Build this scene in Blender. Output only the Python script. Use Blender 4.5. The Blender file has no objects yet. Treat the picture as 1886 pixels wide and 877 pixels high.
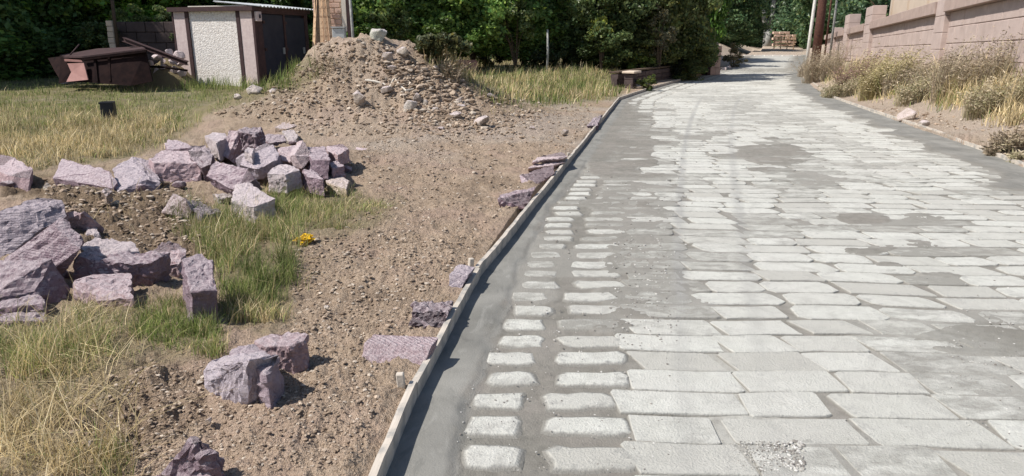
import bpy, bmesh, math, random
import numpy as np
from mathutils import Vector, Matrix
rng = np.random.RandomState(7)
random.seed(7)
sc = bpy.context.scene
COL = sc.collection
# ------------------------------------------------------------------ camera
F = 1300.0; W0 = 1886.0; H0 = 877.0; CH = 1.6
PITCH = math.atan((438.5 - 75) / F)
cam_d = bpy.data.cameras.new('camera'); cam = bpy.data.objects.new('camera', cam_d); COL.objects.link(cam)
cam.location = (0, 0, CH); cam.rotation_euler = (math.pi / 2 - PITCH, 0, 0)
cam_d.sensor_width = 36; cam_d.lens = 36 * F / W0; cam_d.clip_start = 0.05; cam_d.clip_end = 3000
sc.camera = cam
# ------------------------------------------------------------------ light
SUN_EL = 50.0
SUN_AZ = 255.0      # compass style, +Y = 0, clockwise: the sun stands to the left
world = bpy.data.worlds.new('World'); sc.world = world; world.use_nodes = True
wn = world.node_tree; bg = wn.nodes['Background']
sky = wn.nodes.new('ShaderNodeTexSky'); sky.sky_type = 'NISHITA'; sky.sun_disc = False
sky.sun_elevation = math.radians(SUN_EL); sky.sun_rotation = math.radians(SUN_AZ)
wn.links.new(sky.outputs[0], bg.inputs[0]); bg.inputs[1].default_value = 0.095
sun_d = bpy.data.lights.new('sun', 'SUN'); sun = bpy.data.objects.new('sun', sun_d); COL.objects.link(sun)
sun_d.energy = 5.0; sun_d.angle = math.radians(0.5); sun_d.color = (1.0, 0.95, 0.88)
a = math.radians(SUN_AZ); e = math.radians(SUN_EL)
sdir = Vector((math.sin(a) * math.cos(e), math.cos(a) * math.cos(e), math.sin(e)))
sun.rotation_euler = sdir.to_track_quat('Z', 'Y').to_euler()
sc.view_settings.view_transform = 'Standard'; sc.view_settings.look = 'None'
sc.view_settings.exposure = 0.2; sc.view_settings.gamma = 1.0

# ------------------------------------------------------------------ photo geometry helpers
cp, sp = math.cos(PITCH), math.sin(PITCH)
def ray(px, py):
    u = (px - W0 / 2) / F; v = (H0 / 2 - py) / F
    return np.array([u, cp + v * sp, -sp + v * cp])
def at_z(px, py, z=0.0):
    d = ray(px, py); t = (z - CH) / d[2]
    return np.array([0, 0, CH]) + d * t
def at_y(px, py, y):
    d = ray(px, py); return np.array([0, 0, CH]) + d * (y / d[1])
def to_px(x, y, z):
    zc = y * cp - (z - CH) * sp; yc = y * sp + (z - CH) * cp
    zc = np.where(zc < 0.05, 0.05, zc)
    return W0 / 2 + F * x / zc, H0 / 2 - F * yc / zc
# ------------------------------------------------------------------ noise
def _h(ix, iy, iz, s):
    n = (ix.astype(np.int64) * 374761393 + iy.astype(np.int64) * 668265263 + iz.astype(np.int64) * 1274126177 + s * 974711) & 0xffffffff
    n = ((n ^ (n >> 13)) * 1274126177) & 0xffffffff
    n = ((n ^ (n >> 15)) * 2246822519) & 0xffffffff
    return ((n ^ (n >> 16)) & 0xffffff) / float(0xffffff)
def vn2(x, y, s=0):
    x = np.asarray(x, float); y = np.asarray(y, float)
    ix = np.floor(x); iy = np.floor(y); fx = x - ix; fy = y - iy
    fx = fx * fx * (3 - 2 * fx); fy = fy * fy * (3 - 2 * fy); z = np.zeros_like(ix)
    a = _h(ix, iy, z, s); b = _h(ix + 1, iy, z, s); c = _h(ix, iy + 1, z, s); d = _h(ix + 1, iy + 1, z, s)
    return (a + (b - a) * fx) * (1 - fy) + (c + (d - c) * fx) * fy
def vn3(x, y, z, s=0):
    ix = np.floor(x); iy = np.floor(y); iz = np.floor(z); fx = x - ix; fy = y - iy; fz = z - iz
    fx = fx * fx * (3 - 2 * fx); fy = fy * fy * (3 - 2 * fy); fz = fz * fz * (3 - 2 * fz)
    r = 0
    for k in (0, 1):
        a = _h(ix, iy, iz + k, s); b = _h(ix + 1, iy, iz + k, s); c = _h(ix, iy + 1, iz + k, s); d = _h(ix + 1, iy + 1, iz + k, s)
        v = (a + (b - a) * fx) * (1 - fy) + (c + (d - c) * fx) * fy
        r = r + v * (fz if k else 1 - fz)
    return r
def fbm(x, y, sc_, oct=4, s=0, g=0.5):
    r = 0; amp = 1; tot = 0; c, sn = 0.8, 0.6
    x = np.asarray(x, float) * sc_; y = np.asarray(y, float) * sc_
    for o in range(oct):
        r = r + amp * (vn2(x, y, s + o) - 0.5); tot += amp; amp *= g
        x, y = (c * x - sn * y) * 2.03 + 7.1, (sn * x + c * y) * 2.03 + 3.7
    return r / tot * 2
def sst(a, b, x):
    t = np.clip((x - a) / (b - a), 0, 1); return t * t * (3 - 2 * t)
# ------------------------------------------------------------------ the lie of the land
LE = [(690, 877), (765, 705), (815, 610), (880, 495), (905, 455), (960, 375), (1055, 283), (1090, 240), (1140, 180), (1200, 161), (1245, 148), (1300, 134), (1345, 123)]
RE = [(1886, 303), (1800, 268), (1700, 236), (1600, 200), (1540, 180), (1500, 160), (1476, 138), (1482, 122)]
LP = np.array([at_z(px, py, 0.07)[:2] for px, py in LE]); RP = np.array([at_z(px, py, 0.05)[:2] for px, py in RE])
def ext(P, y0, y1, s1=None):
    d0 = (P[1] - P[0]) / (P[1][1] - P[0][1]); d1 = (P[-1] - P[-2]) / (P[-1][1] - P[-2][1])
    if s1 is not None: d1 = np.array([s1, 1])
    return np.vstack([P[0] + d0 * (y0 - P[0][1]), P, P[-1] + d1 * (y1 - P[-1][1])])
LP = ext(LP, -8, 70, 0.42); RP = ext(RP, -8, 70, 0.42)
def xL(y): return np.interp(y, LP[:, 1], LP[:, 0])
def xR(y): return np.interp(y, RP[:, 1], RP[:, 0])
def road_z(y): return np.interp(y, [-50, 38, 46, 52, 62, 80, 900], [0, 0, 0.28, 0.62, 1.0, 1.25, 1.25])
def gauss(x, y, px, py, D, r, h, r2=None):
    c = at_y(px, py, D); r2 = r2 or r
    return h * np.exp(-(((x - c[0]) / r) ** 2 + ((y - D) / r2) ** 2))
def H(x, y):
    x = np.asarray(x, float); y = np.asarray(y, float)
    dl = xL(y) - x; dr = x - xR(y)
    rise = np.interp(y, [-5, 6, 11, 22, 30, 40, 60, 900], [0.0, 0.0, 0.05, 0.28, 0.52, 0.8, 0.9, 0.9])
    left = 0.07 + rise * sst(0.2, 3.2, dl) + 0.03 * fbm(x, y, 0.9, 2, 3) * sst(0.1, 1.0, dl)
    # soil mound
    cx, cy = -2.92, 13.9
    ux = x - cx; uy = y - cy
    ux = np.where(ux < 0, ux / 1.02, ux / 1.5); uy = np.where(uy < 0, uy / 1.0, uy / 0.9)
    r = np.sqrt(ux ** 2 + uy ** 2) * (1 + 0.13 * fbm(x, y, 0.55, 2, 21))
    m = np.interp(r, [0, .5, .8, 1.1, 1.5, 2.0, 2.6, 3.4, 9], [1.42, 1.40, 1.25, .96, .6, .3, .12, 0, 0])
    left = left + m * (1 + 0.05 * fbm(x, y, 1.3, 3, 5))
    left = left + gauss(x, y, 430, 205, 12.8, 1.2, 0.30, 0.9) + gauss(x, y, 800, 200, 12.0, 1.6, 0.10, 1.0)
    left = left + gauss(x, y, 440, 300, 8.8, 1.2, 0.20, 0.7) + gauss(x, y, 590, 295, 9.0, 0.7, 0.12, 0.6)
    left = left + gauss(x, y, 180, 390, 6.6, 0.75, 0.16, 0.5) + gauss(x, y, 300, 350, 7.6, 0.7, 0.12, 0.4)
    left = left + gauss(x, y, 60, 470, 5.0, 0.6, 0.12, 0.5) - gauss(x, y, 470, 600, 4.2, 0.35, 0.05, 0.35)
    left = left - gauss(x, y, 290, 222, 12.3, 1.0, 0.12, 0.35)
    right = 0.04 + 0.30 * sst(0.1, 1.3, dr) + 0.52 * sst(0.8, 3.3, dr) + 0.12 * fbm(x, y, 0.8, 3, 9) * sst(0.1, 1.2, dr)
    right = right + gauss(x, y, 1860, 250, 10.9, 0.7, 0.22, 0.9) - 0.010 * np.clip(y - 14, 0, 40) * sst(0.8, 3.3, dr)
    z = np.where(dl > 0, left, np.where(dr > 0, right, -0.07))
    z = np.where((dl > 0) | (dr > 0), z + road_z(y) * np.where(dl > 0, 0.55, 1), z + road_z(y))
    return z
def on_ground(px, py, lo=1.2, hi=90):
    d = ray(px, py); t = np.geomspace(lo, hi, 500)
    P = np.array([0, 0, CH])[None] + d[None] * t[:, None]
    dz = P[:, 2] - np.maximum(H(P[:, 0], P[:, 1]), -0.0 * t)
    i = np.argmax(dz < 0)
    if dz[i] >= 0: return P[-1]
    a = dz[i - 1] / (dz[i - 1] - dz[i]); return P[i - 1] * (1 - a) + P[i] * a
def on_ground_v(px, py, hi=60):
    """vectorised ray march"""
    px = np.asarray(px, float); py = np.asarray(py, float)
    D = np.stack([(px - W0 / 2) / F, cp + (H0 / 2 - py) / F * sp, -sp + (H0 / 2 - py) / F * cp], 1)
    best = np.full(len(px), hi, float); prev = np.ones(len(px)) * 0.0; done = np.zeros(len(px), bool); pt = None
    for t in np.geomspace(1.2, hi, 260):
        P = D * t; P[:, 2] += CH
        dz = P[:, 2] - np.maximum(H(P[:, 0], P[:, 1]), -0.02)
        if pt is not None:
            hit = (~done) & (dz < 0)
            al = prev / np.maximum(prev - dz, 1e-6)
            best[hit] = (pt + (t - pt) * al)[hit]; done |= hit
        prev = dz; pt = t
    P = D * best[:, None]; P[:, 2] += CH
    return P, done
# ------------------------------------------------------------------ object helpers
def tag(o, label=None, cat=None, group=None, kind=None):
    if label: o['label'] = label
    if cat: o['category'] = cat
    if group: o['group'] = group
    if kind: o['kind'] = kind
    return o
def empty(name, loc, rz=0, label=None, cat=None, group=None):
    o = bpy.data.objects.new(name, None); COL.objects.link(o); o.location = loc; o.rotation_euler = (0, 0, rz)
    o.empty_display_size = 0.2
    return tag(o, label, cat, group)
def link(name, me, mat=None, parent=None, loc=None, smooth=False):
    o = bpy.data.objects.new(name, me); COL.objects.link(o)
    if mat is not None and not me.materials: me.materials.append(mat)
    if parent: o.parent = parent
    if loc is not None: o.location = loc
    if smooth: me.polygons.foreach_set('use_smooth', [True] * len(me.polygons))
    return o
def mesh_np(name, V, Fc, cols=None, smooth=False, attrs=None):
    me = bpy.data.meshes.new(name); V = np.ascontiguousarray(V, np.float32); Fc = np.ascontiguousarray(Fc, np.int32)
    n, k = Fc.shape
    me.vertices.add(len(V)); me.vertices.foreach_set('co', V.ravel())
    me.loops.add(n * k); me.loops.foreach_set('vertex_index', Fc.ravel())
    me.polygons.add(n); me.polygons.foreach_set('loop_start', np.arange(n, dtype=np.int32) * k)
    me.polygons.foreach_set('loop_total', np.full(n, k, np.int32))
    me.polygons.foreach_set('use_smooth', np.full(n, bool(smooth)))
    me.update(calc_edges=True)
    if cols is not None:
        at = me.attributes.new('col', 'FLOAT_COLOR', 'POINT')
        c4 = np.ones((len(V), 4), np.float32); c4[:, :3] = cols; at.data.foreach_set('color', c4.ravel())
    for k_, v in (attrs or {}).items():
        at = me.attributes.new(k_, 'FLOAT', 'POINT'); at.data.foreach_set('value', np.ascontiguousarray(v, np.float32))
    return me
def bm_mesh(name, bm):
    me = bpy.data.meshes.new(name); bm.normal_update(); bm.to_mesh(me); bm.free(); return me
def box_bm(bm, c, s, R=None, bev=0.0):
    """box centred at c, full sizes s, optional 3x3 rotation"""
    M = Matrix.Translation(Vector(c)) @ ((R.to_4x4() if R is not None else Matrix.Identity(4))) @ Matrix.Diagonal((s[0], s[1], s[2], 1))
    g = bmesh.ops.create_cube(bm, size=1.0, matrix=M)
    if bev:
        ed = list({e for v in g['verts'] for e in v.link_edges})
        bmesh.ops.bevel(bm, geom=ed, offset=bev, segments=1, affect='EDGES')
def box(name, c, s, mat, parent=None, R=None, bev=0.0):
    bm = bmesh.new(); box_bm(bm, c, s, R, bev); return link(name, bm_mesh(name, bm), mat, parent)
def tube_bm(bm, pts, rad, n=8, cap=True):
    pts = [Vector(p) for p in pts]; rings = []
    for i, p in enumerate(pts):
        d = (pts[min(i + 1, len(pts) - 1)] - pts[max(i - 1, 0)]).normalized()
        x = d.orthogonal().normalized() if i == 0 else (x - d * x.dot(d)).normalized()
        y = d.cross(x); r = rad[i] if isinstance(rad, (list, tuple, np.ndarray)) else rad
        rings.append([bm.verts.new(p + (x * math.cos(2 * math.pi * k / n) + y * math.sin(2 * math.pi * k / n)) * r) for k in range(n)])
    for a, b in zip(rings[:-1], rings[1:]):
        for k in range(n): bm.faces.new((a[k], a[(k + 1) % n], b[(k + 1) % n], b[k]))
    if cap:
        bm.faces.new(rings[0][::-1]); bm.faces.new(rings[-1])
def tube(name, pts, rad, mat, parent=None, n=8, smooth=True):
    bm = bmesh.new(); tube_bm(bm, pts, rad, n); return link(name, bm_mesh(name, bm), mat, parent, smooth=smooth)
def slab(name, pts, ex, mat, parent=None, bev=0.0):
    """polygon of world points extruded by the vector ex"""
    bm = bmesh.new(); a = [bm.verts.new(Vector(p)) for p in pts]; b = [bm.verts.new(Vector(p) + Vector(ex)) for p in pts]
    n = len(pts); bm.faces.new(a); bm.faces.new(b[::-1])
    for i in range(n): bm.faces.new((a[i], b[i], b[(i + 1) % n], a[(i + 1) % n]))
    bmesh.ops.recalc_face_normals(bm, faces=bm.faces)
    if bev: bmesh.ops.bevel(bm, geom=list(bm.edges), offset=bev, segments=1, affect='EDGES')
    bmesh.ops.triangulate(bm, faces=[f for f in bm.faces if len(f.verts) > 4])
    return link(name, bm_mesh(name, bm), mat, parent)
# ------------------------------------------------------------------ materials
class NT:
    def __init__(s, name):
        s.m = bpy.data.materials.new(name); s.m.use_nodes = True; s.t = s.m.node_tree; s.t.nodes.clear()
        s.out = s.n('ShaderNodeOutputMaterial'); s.b = s.n('ShaderNodeBsdfPrincipled'); s.l(s.b.outputs[0], s.out.inputs[0])
        s.b.inputs['Specular IOR Level'].default_value = 0.25; s.b.inputs['Roughness'].default_value = 0.9
    def n(s, t, **k):
        nd = s.t.nodes.new(t)
        for a, v in k.items(): setattr(nd, a, v)
        return nd
    def l(s, a, b): s.t.links.new(a, b)
    def set(s, sock, v):
        if hasattr(v, 'is_output') or isinstance(v, bpy.types.NodeSocket): s.l(v, sock)
        elif isinstance(v, (tuple, list)): sock.default_value = (*v, 1.0) if len(v) == 3 and sock.type == 'RGBA' else v
        else: sock.default_value = v
    def coord(s, kind='Object'):
        if kind == 'World': return s.n('ShaderNodeNewGeometry').outputs['Position']
        return s.n('ShaderNodeTexCoord').outputs[kind]
    def noise(s, v, scale, detail=4, rough=0.55, dist=0.0):
        nd = s.n('ShaderNodeTexNoise'); s.l(v, nd.inputs['Vector']); nd.inputs['Scale'].default_value = scale
        nd.inputs['Detail'].default_value = detail; nd.inputs['Roughness'].default_value = rough; nd.inputs['Distortion'].default_value = dist
        return nd.outputs['Fac']
    def ramp(s, v, lo, hi, a=0.0, b=1.0):
        nd = s.n('ShaderNodeMapRange'); s.set(nd.inputs[0], v)
        for i, q in zip((1, 2, 3, 4), (lo, hi, a, b)): nd.inputs[i].default_value = q
        return nd.outputs[0]
    def mix(s, f, a, b, mode='MIX'):
        nd = s.n('ShaderNodeMix', data_type='RGBA', blend_type=mode); s.set(nd.inputs[0], f); s.set(nd.inputs[6], a); s.set(nd.inputs[7], b)
        return nd.outputs[2]
    def math(s, op, a, b=0.0, c=0.0):
        nd = s.n('ShaderNodeMath', operation=op); s.set(nd.inputs[0], a); s.set(nd.inputs[1], b)
        if op == 'MULTIPLY_ADD': s.set(nd.inputs[2], c)
        return nd.outputs[0]
    def attr(s, name, out='Fac'): return s.n('ShaderNodeAttribute', attribute_name=name).outputs[out]
    def scale(s, v, x, y, z):
        nd = s.n('ShaderNodeMapping'); s.l(v, nd.inputs[0]); nd.inputs['Scale'].default_value = (x, y, z); return nd.outputs[0]
    def bump(s, h, dist=0.01, strength=1.0):
        nd = s.n('ShaderNodeBump'); s.l(h, nd.inputs['Height']); nd.inputs['Distance'].default_value = dist; nd.inputs['Strength'].default_value = strength
        s.l(nd.outputs[0], s.b.inputs['Normal'])
    def color(s, c): s.set(s.b.inputs['Base Color'], c)
def simple(name, col, col2=None, sc_=6.0, bump=0.004, rough=0.85, bscale=60, metal=0.0, world_=False, spec=0.25):
    n = NT(name); v = n.coord('World' if world_ else 'Object')
    c2 = col2 or tuple(x * 0.7 for x in col)
    f = n.ramp(n.noise(v, sc_, 5, 0.6), 0.3, 0.7)
    n.color(n.mix(f, col, c2)); n.b.inputs['Roughness'].default_value = rough; n.b.inputs['Metallic'].default_value = metal
    n.b.inputs['Specular IOR Level'].default_value = spec
    if bump: n.bump(n.noise(v, bscale, 4, 0.6), bump)
    return n.m
# soil and field
def soil_mat():
    n = NT('soil'); v = n.coord('World')
    big = n.noise(v, 1.1, 5, 0.6); mid = n.noise(v, 5, 5, 0.65); fine = n.noise(v, 45, 4, 0.7); vf = n.noise(v, 170, 2, 0.6)
    dirt = n.mix(n.ramp(mid, 0.32, 0.68), (0.31, 0.225, 0.155), (0.50, 0.38, 0.28))
    dirt = n.mix(n.ramp(fine, 0.35, 0.75, 0.0, 0.75), dirt, (0.62, 0.50, 0.385))
    dirt = n.mix(n.ramp(fine, 0.42, 0.28, 0.0, 0.85), dirt, (0.11, 0.078, 0.055))
    dirt = n.mix(n.ramp(big, 0.50, 0.62, 0.0, 0.6), dirt, (0.47, 0.34, 0.27)); dirt = n.mix(n.ramp(big, 0.46, 0.36, 0.0, 0.55), dirt, (0.27, 0.20, 0.145))
    dirt = n.mix(n.ramp(vf, 0.60, 0.74, 0.0, 0.6), dirt, (0.68, 0.58, 0.46)); dirt = n.mix(n.ramp(vf, 0.40, 0.28, 0.0, 0.7), dirt, (0.13, 0.095, 0.07))
    dirt = n.mix(n.math('MULTIPLY', n.attr('grey'), 0.6), dirt, n.mix(n.ramp(fine, 0.35, 0.65), (0.37, 0.315, 0.265), (0.60, 0.53, 0.455)))
    dirt = n.mix(n.math('MULTIPLY', n.attr('damp'), 0.8), dirt, n.mix(n.ramp(fine, 0.3, 0.7), (0.13, 0.092, 0.06), (0.27, 0.20, 0.135)))
    gr = n.mix(n.ramp(mid, 0.3, 0.7), (0.17, 0.145, 0.075), (0.30, 0.25, 0.13))
    gr = n.mix(n.ramp(fine, 0.4, 0.7), gr, (0.12, 0.15, 0.05))
    n.color(n.mix(n.math('MULTIPLY', n.attr('turf'), n.ramp(mid, .3, .55, .45, 1)), dirt, gr))
    h = n.math('ADD', n.math('MULTIPLY', mid, 1.6), n.math('ADD', fine, n.math('MULTIPLY', vf, 0.35)))
    n.bump(h, 0.04, 1.0); n.b.inputs['Roughness'].default_value = 0.97; n.b.inputs['Specular IOR Level'].default_value = 0.1
    return n.m
M = {}
M['soil'] = soil_mat()
# tyre tracks: x as a polynomial of y
def polyfit_px(pts, deg):
    P = np.array([at_z(px, py)[:2] for px, py in pts]); P = np.vstack([P])
    yy = np.interp(np.linspace(0, 1, 60), np.linspace(0, 1, len(P)), P[:, 1]); xx = np.interp(yy, P[::-1, 1], P[::-1, 0]) if P[0, 1] > P[-1, 1] else np.interp(yy, P[:, 1], P[:, 0])
    return np.polyfit(yy, xx, deg)
TR1 = polyfit_px([(1318, 146), (1285, 190), (1266, 240), (1257, 300), (1251, 400), (1250, 530), (1256, 650), (1268, 877)], 5)
TR2 = polyfit_px([(1400, 146), (1360, 180), (1348, 220), (1348, 290), (1355, 360), (1370, 450), (1390, 560), (1410, 700), (1430, 877)], 5)
def tracks(n, v):
    sp_ = n.n('ShaderNodeSeparateXYZ'); n.l(v, sp_.inputs[0]); x, y = sp_.outputs[0], sp_.outputs[1]
    out = None
    for co, w, amp in ((TR1, 0.038, 0.85), (TR2, 0.042, 0.6)):
        acc = float(co[0])
        for c in co[1:]: acc = n.math('MULTIPLY_ADD', acc, y, float(c))
        d = n.math('ABSOLUTE', n.math('SUBTRACT', x, acc)); m = n.ramp(d, w * 1.8, w * 0.4, 0, amp)
        out = m if out is None else n.math('MAXIMUM', out, m)
    out = n.math('MULTIPLY', out, n.ramp(n.noise(n.scale(v, 3, .8, 1), 1.5, 4, 0.7), .35, .6, .25, 1)); out = n.math('MULTIPLY', out, n.ramp(y, 3.0, 5.5, .35, 1))
    return n.math('MULTIPLY', out, n.ramp(y, 24, 18, 0, 1))
MORT_C = (0.275, 0.27, 0.25)
def road_mats():
    n = NT('mortar'); v = n.coord('World')
    f = n.noise(v, 14, 5, 0.65); f2 = n.noise(v, 110, 4, 0.7); f3 = n.noise(v, 2.2, 4, 0.6)
    c = n.mix(n.ramp(f, 0.3, 0.7), (0.155, 0.147, 0.127), (0.255, 0.244, 0.215))
    c = n.mix(n.ramp(f3, 0.35, 0.65, 0, 0.5), c, (0.30, 0.27, 0.24))
    gut = n.mix(n.ramp(f3, 0.3, 0.7), (0.17, 0.167, 0.152), (0.28, 0.273, 0.25))
    tw = n.noise(n.scale(v, 1, .35, 1), 7, 6, 0.7, 1.2); gut = n.mix(n.ramp(tw, 0.56, 0.7, 0, .55), gut, (0.33, 0.325, 0.30)); gut = n.mix(n.ramp(tw, 0.44, 0.32, 0, .6), gut, (0.12, 0.12, 0.112))
    c = n.mix(n.math('MULTIPLY', n.attr('thin'), .7), c, (0.33, 0.32, 0.29))
    c = n.mix(n.attr('gutter'), c, gut)
    c = n.mix(n.math('MULTIPLY', n.attr('wet'), 0.85), c, (0.19, 0.18, 0.155))
    du = n.math('MULTIPLY', n.attr('dust'), n.ramp(f, 0.25, 0.6, 0.35, 1.0))
    c = n.mix(du, c, (0.50, 0.495, 0.455))
    c = n.mix(n.ramp(f2, 0.66, 0.76, 0, 0.5), c, (0.6, 0.6, 0.57)); c = n.mix(n.ramp(f2, 0.33, 0.25, 0, 0.55), c, (0.11, 0.105, 0.10))
    c = n.mix(tracks(n, v), c, (0.24, 0.235, 0.22))
    n.color(c); n.b.inputs['Roughness'].default_value = 0.85
    hh = n.math('MULTIPLY', n.math('ADD', f2, n.math('MULTIPLY', f, 0.8)), n.ramp(n.attr('gutter'), 0, 1, 1.0, 0.45))
    n.bump(hh, 0.007, 0.9); M['mortar'] = n.m
    n = NT('paving_stone'); v = n.coord('World')
    f = n.noise(v, 9, 5, 0.65); f2 = n.noise(v, 90, 4, 0.7); f3 = n.noise(v, 1.4, 4, 0.6)
    tone = n.attr('tone')
    c = n.mix(n.ramp(f, 0.28, 0.72), (0.50, 0.50, 0.455), (0.655, 0.652, 0.60))
    c = n.mix(n.ramp(f3, 0.4, 0.7, 0, 0.45), c, (0.57, 0.55, 0.515))
    c = n.mix(n.ramp(tone, 0, 1, 0.0, 0.7), c, (0.41, 0.395, 0.355))
    c0 = c
    edge = n.math('ADD', n.attr('edge'), n.math('ADD', n.ramp(f, 0.3, 0.7, -0.4, 0.35), n.ramp(n.noise(v, 28, 4, 0.7), 0.3, 0.7, -0.3, 0.3)))
    c = n.mix(n.math('MULTIPLY', n.ramp(edge, 0.35, 0.8), n.attr('mort')), c, (0.31, 0.305, 0.285))
    film = n.math('MULTIPLY', n.ramp(n.noise(v, 5, 5, 0.7, 0.6), 0.50, 0.66), 0.7)
    c = n.mix(n.math('MULTIPLY', film, n.attr('mort')), c, (0.38, 0.37, 0.34))
    cv = n.ramp(n.math('ADD', n.math('MULTIPLY', n.attr('cov'), 1.1), n.ramp(n.noise(n.scale(v, 1, 1.8, 1), 6, 5, 0.7, 0.4), .3, .7, -.5, .35)), 0.15, 0.75, 0, .85)
    c = n.mix(cv, c, (0.265, 0.255, 0.228))
    c = n.mix(n.ramp(n.attr('edge'), 0.5, 0.8, 0, .9), c, (0.235, 0.225, 0.20))
    c = n.mix(n.ramp(f2, 0.34, 0.24, 0, 0.5), c, (0.26, 0.25, 0.235)); c = n.mix(n.ramp(f2, 0.66, 0.78, 0, 0.5), c, (0.75, 0.75, 0.72))
    c = n.mix(tracks(n, v), c, (0.33, 0.325, 0.31))
    n.color(c); n.bump(n.math('ADD', f2, n.math('MULTIPLY', f, 0.7)), 0.009, 1.0); n.b.inputs['Roughness'].default_value = 0.95; M['paving'] = n.m
road_mats()
def tuff_mat(name, groove=None):
    n = NT(name); v = n.coord('Object'); oc = n.n('ShaderNodeObjectInfo').outputs['Color']
    f = n.noise(v, 7, 5, 0.65); f2 = n.noise(v, 38, 6, 0.8); f3 = n.noise(v, 16, 4, 0.65)
    c = n.mix(n.ramp(f, 0.3, 0.7, 0, 0.55), oc, n.mix(1.0, oc, (1.28, 1.2, 1.18), 'MULTIPLY'))
    c = n.mix(n.ramp(f2, 0.47, 0.32, 0, 0.8), c, n.mix(1.0, oc, (0.42, 0.38, 0.42), 'MULTIPLY'))
    c = n.mix(n.ramp(f2, 0.55, 0.72, 0, 0.5), c, (0.66, 0.60, 0.60))
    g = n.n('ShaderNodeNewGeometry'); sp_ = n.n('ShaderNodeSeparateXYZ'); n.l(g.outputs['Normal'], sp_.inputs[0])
    dust = n.math('MULTIPLY', n.ramp(sp_.outputs[2], 0.3, 0.85), n.ramp(f2, 0.38, 0.56, 0.12, 0.8))  # dust on upward faces, made paler to paint the tops as sunlit
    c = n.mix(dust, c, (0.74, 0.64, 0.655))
    h = n.math('ADD', f2, n.math('MULTIPLY', f3, 0.7))
    if groove:
        w = n.n('ShaderNodeTexWave', wave_type='BANDS', bands_direction='DIAGONAL' if groove == 2 else 'Z'); n.l(v, w.inputs['Vector'])
        w.inputs['Scale'].default_value = 22; w.inputs['Distortion'].default_value = 2.2; w.inputs['Detail'].default_value = 4; w.inputs['Detail Scale'].default_value = 2.5
        h = n.math('ADD', h, n.math('MULTIPLY', w.outputs['Fac'], 0.14))
        c = n.mix(n.ramp(w.outputs['Fac'], 0.35, 0.1, 0, 0.3), c, n.mix(1.0, oc, (0.5, 0.45, 0.5), 'MULTIPLY'))
    n.color(c); n.bump(h, 0.035, 1.0); n.b.inputs['Roughness'].default_value = 0.95
    return n.m
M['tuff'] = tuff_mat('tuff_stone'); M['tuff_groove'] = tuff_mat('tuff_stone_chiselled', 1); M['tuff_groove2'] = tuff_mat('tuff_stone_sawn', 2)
def veg_mat(name, trans=0.35, rough=0.7):
    n = NT(name); n.t.nodes.remove(n.b)
    col = n.attr('col', 'Color'); oc = n.n('ShaderNodeObjectInfo').outputs['Color']; c = n.mix(1.0, col, oc, 'MULTIPLY')
    d = n.n('ShaderNodeBsdfPrincipled'); n.l(c, d.inputs['Base Color']); d.inputs['Roughness'].default_value = rough; d.inputs['Specular IOR Level'].default_value = 0.35
    t = n.n('ShaderNodeBsdfTranslucent'); n.l(c, t.inputs[0]); mx = n.n('ShaderNodeMixShader'); mx.inputs[0].default_value = trans
    n.l(d.outputs[0], mx.inputs[1]); n.l(t.outputs[0], mx.inputs[2]); n.l(mx.outputs[0], n.out.inputs[0]); return n.m
M['leaf'] = veg_mat('leaf', 0.5, 0.38); M['grass'] = veg_mat('grass_blade', 0.35, 0.8); M['twig'] = veg_mat('dry_stalk', 0.1, 0.9)
n = NT('pebble'); v = n.coord('World'); n.color(n.mix(n.ramp(n.noise(v, 60, 3), 0.3, 0.7, 0, 0.4), n.attr('col', 'Color'), (0.2, 0.16, 0.12))); M['pebble'] = n.m
def wood_mat(name, c1, c2, c3):
    n = NT(name); v = n.coord('Object'); s = n.scale(v, 40, 1.5, 40); f = n.noise(s, 1.0, 5, 0.6, 0.5); f2 = n.noise(v, 9, 4, 0.6)
    c = n.mix(n.ramp(f, 0.3, 0.7), c1, c2); c = n.mix(n.ramp(f2, 0.46, 0.62, 0, 0.9), c, c3); n.color(c); n.bump(f, 0.004, 0.8); return n.m
M['board'] = wood_mat('cement_crusted_board', (0.46, 0.41, 0.35), (0.64, 0.57, 0.49), (0.33, 0.315, 0.29))
M['plank'] = wood_mat('weathered_plank', (0.62, 0.40, 0.25), (0.75, 0.55, 0.36), (0.35, 0.22, 0.14))
M['bark'] = simple('bark', (0.13, 0.09, 0.06), (0.06, 0.045, 0.035), 18, 0.02, 0.95, 40)
M['pinebark'] = simple('pine_bark', (0.15, 0.07, 0.05), (0.07, 0.035, 0.03), 10, 0.02, 0.95, 30)
M['palebark'] = simple('pale_bark', (0.42, 0.42, 0.40), (0.22, 0.22, 0.21), 8, 0.01, 0.9, 30)
M['wallblock'] = simple('pink_tuff_block', (0.50, 0.405, 0.37), (0.39, 0.31, 0.28), 2.5, 0.006, 0.95, 25, world_=True)
M['walljoint'] = simple('pink_joint_mortar', (0.38, 0.29, 0.265), (0.30, 0.23, 0.205), 5, 0.004, 0.95, 40, world_=True)
M['coping'] = simple('coping_stone', (0.42, 0.325, 0.285), (0.32, 0.245, 0.215), 3, 0.005, 0.95, 30, world_=True)
M['plaster'] = simple('beige_plaster', (0.56, 0.47, 0.38), (0.49, 0.41, 0.33), 1.2, 0.003, 0.95, 30)
M['whiteroughcast'] = simple('white_roughcast', (0.92, 0.88, 0.84), (0.60, 0.55, 0.52), 16, 0.03, 0.95, 28)
M['pinkframe'] = simple('pink_concrete', (0.64, 0.54, 0.52), (0.52, 0.42, 0.41), 12, 0.006, 0.95, 60)
M['darkmetal'] = simple('dark_sheet_metal', (0.026, 0.030, 0.045), (0.04, 0.043, 0.058), 3, 0.001, 0.6, 20, spec=0.15)
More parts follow.
